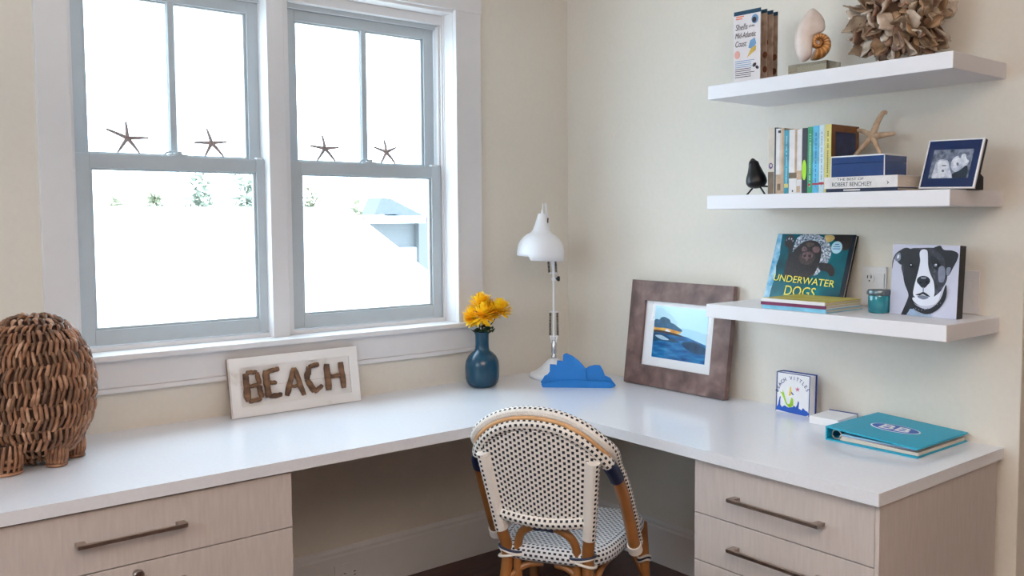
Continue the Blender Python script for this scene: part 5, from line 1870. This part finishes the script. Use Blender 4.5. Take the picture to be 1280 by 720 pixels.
# ------------------------------------------------------------------ outside the windows
m_roofw = mat('plain_white_roof', rgb(238, 240, 242), 0.8, var=0.02)  # even white base colour, shared by roof, house walls and eave
m_ground = mat('pale_sand_ground', rgb(226, 222, 212), 0.9, var=0.05, scale=2)
m_siding = mat('blue_grey_siding', rgb(100, 102, 106), 0.7, var=0.04, scale=3, stretch=(0.1, 0.1, 14))
m_roofb = mat('blue_grey_roof', rgb(90, 94, 100), 0.7, var=0.08, scale=6)
struct(one(lambda b: b.box((-40, 1.5, -3.4), (60, 70, -3.2), m_ground)).build('ground'))
nh = thing('neighbour_house', 'white neighbouring house whose bright roof fills the lower window panes', 'house', (-4, 12, -3.2))
bpy.context.view_layer.update()
b = MB()
P = Matrix(((0, 0, 1, 0), (1, 0, 0, 0), (0, 1, 0, 0), (0, 0, 0, 1)))   # outline in y-z, extruded along x
b.prism([(5.0, -1.83), (14.0, 1.66), (23.0, -1.83), (23.0, -2.0), (14.0, 1.48), (5.0, -2.0)], -16.0, 6.16, m_roofw, P)
b.build('roof', nh)
b = MB()
b.prism([(5.6, -3.2), (22.4, -3.2), (22.4, -1.82), (14.0, 1.42), (5.6, -1.82)], -15.6, 5.8, m_roofw, P)
b.build('wall', nh)
gh = thing('grey_house', 'blue-grey gabled house beyond the white roof, seen through the right window', 'house', (15.5, 30, -3.2))
bpy.context.view_layer.update()
one(lambda b: b.box((13.3, 26.2, -3.2), (19.5, 34, 1.30), m_siding)).build('wall', gh)
b = MB()
Q_ = Matrix(((1, 0, 0, 0), (0, 0, 1, 0), (0, 1, 0, 0), (0, 0, 0, 1)))   # outline in x-z, extruded along y
b.prism([(12.3, 1.52), (15.2, 1.52), (15.2, 1.26), (12.8, 1.26)], 25.4, 26.6, m_roofw, Q_)
b.build('eave', gh)
b = MB()
b.prism([(13.4, 1.56), (13.72, 2.18), (14.1, 2.15), (15.9, 1.36), (15.9, 1.05), (15.2, 1.30), (14.3, 1.58)], 26.0, 27.0, m_roofb, Q_)
b.prism([(15.2, 1.28), (15.9, 1.30), (15.9, -0.5), (15.2, -0.5)], 25.9, 26.2, m_siding, Q_)
b.build('gable_roof', gh)
wn = one(lambda b: b.box((14.2, 26.1, -0.75), (15.25, 26.22, 0.36), m_roofw)).build('window', gh)
one(lambda b: b.box((14.45, 26.06, -0.6), (14.95, 26.1, 0.16), mat('dim_pane', rgb(120, 126, 132), 0.2))).build('pane', wn)
m_fol = [ramp_mat('pale_olive_leaves', [(0.3, rgb(98, 100, 78)), (0.7, rgb(124, 122, 96))], 3, 0.8),
         ramp_mat('pale_green_leaves', [(0.3, rgb(94, 100, 86)), (0.7, rgb(118, 122, 106))], 3, 0.8)]
def shrub(x, y, z0, h, w, k, label):
    t = thing('shrub', label, 'shrub', (x, y, z0), 0, 'shrubs beyond the white roof')
    bpy.context.view_layer.update()
    rnd = random.Random(int(x * 100))
    b = MB()
    for i in range(420):
        a, e = rnd.uniform(0, 2 * pi), rnd.uniform(-0.2, 1.5)
        r_ = rnd.uniform(.35, 1.0)
        c = V((x + w * r_ * cos(a) * cos(e), y + w * r_ * sin(a) * cos(e), z0 + h * 0.55 + h * 0.48 * r_ * sin(e)))
        d1 = V((rnd.uniform(-1, 1), rnd.uniform(-1, 1), rnd.uniform(-.3, 1))).normalized() * rnd.uniform(.09, .20)
        d2 = d1.orthogonal().normalized() * 0.06
        b.add([c - d1, c + d2, c + d1, c - d2], [(0, 1, 2, 3)], m_fol[k])
    b.build('foliage', t)
    b = MB()
    for i in range(5):
        a = 2 * pi * i / 5
        b.tube([V((x + .08 * cos(a), y + .08 * sin(a), z0)), V((x + w * .5 * cos(a), y + w * .5 * sin(a), z0 + h * .7))], [0.07, 0.03], mat('shrub_bark', rgb(150, 138, 120), 0.9), 6)
    b.build('stems', t)
shrub(4.40, 24.5, -3.2, 5.1, 0.42, 0, 'low shrub beyond the roof, leftmost in the left window')
shrub(5.45, 24.5, -3.2, 5.35, 0.42, 0, 'low yellowish shrub beyond the roof, second from the left')
shrub(6.72, 24.5, -3.2, 6.0, 0.62, 1, 'wispy shrub beyond the roof, right of the middle of the left window pane')
shrub(8.15, 24.5, -3.2, 6.2, 0.74, 1, 'tall shrub beyond the roof, at the right edge of the left window pane')
shrub(10.3, 24.5, -3.2, 5.5, 0.6, 0, 'low pale shrub beyond the roof, at the left of the right window pane')
shrub(11.9, 24.5, -3.2, 5.2, 0.5, 0, 'small pale shrub beside the blue-grey house')
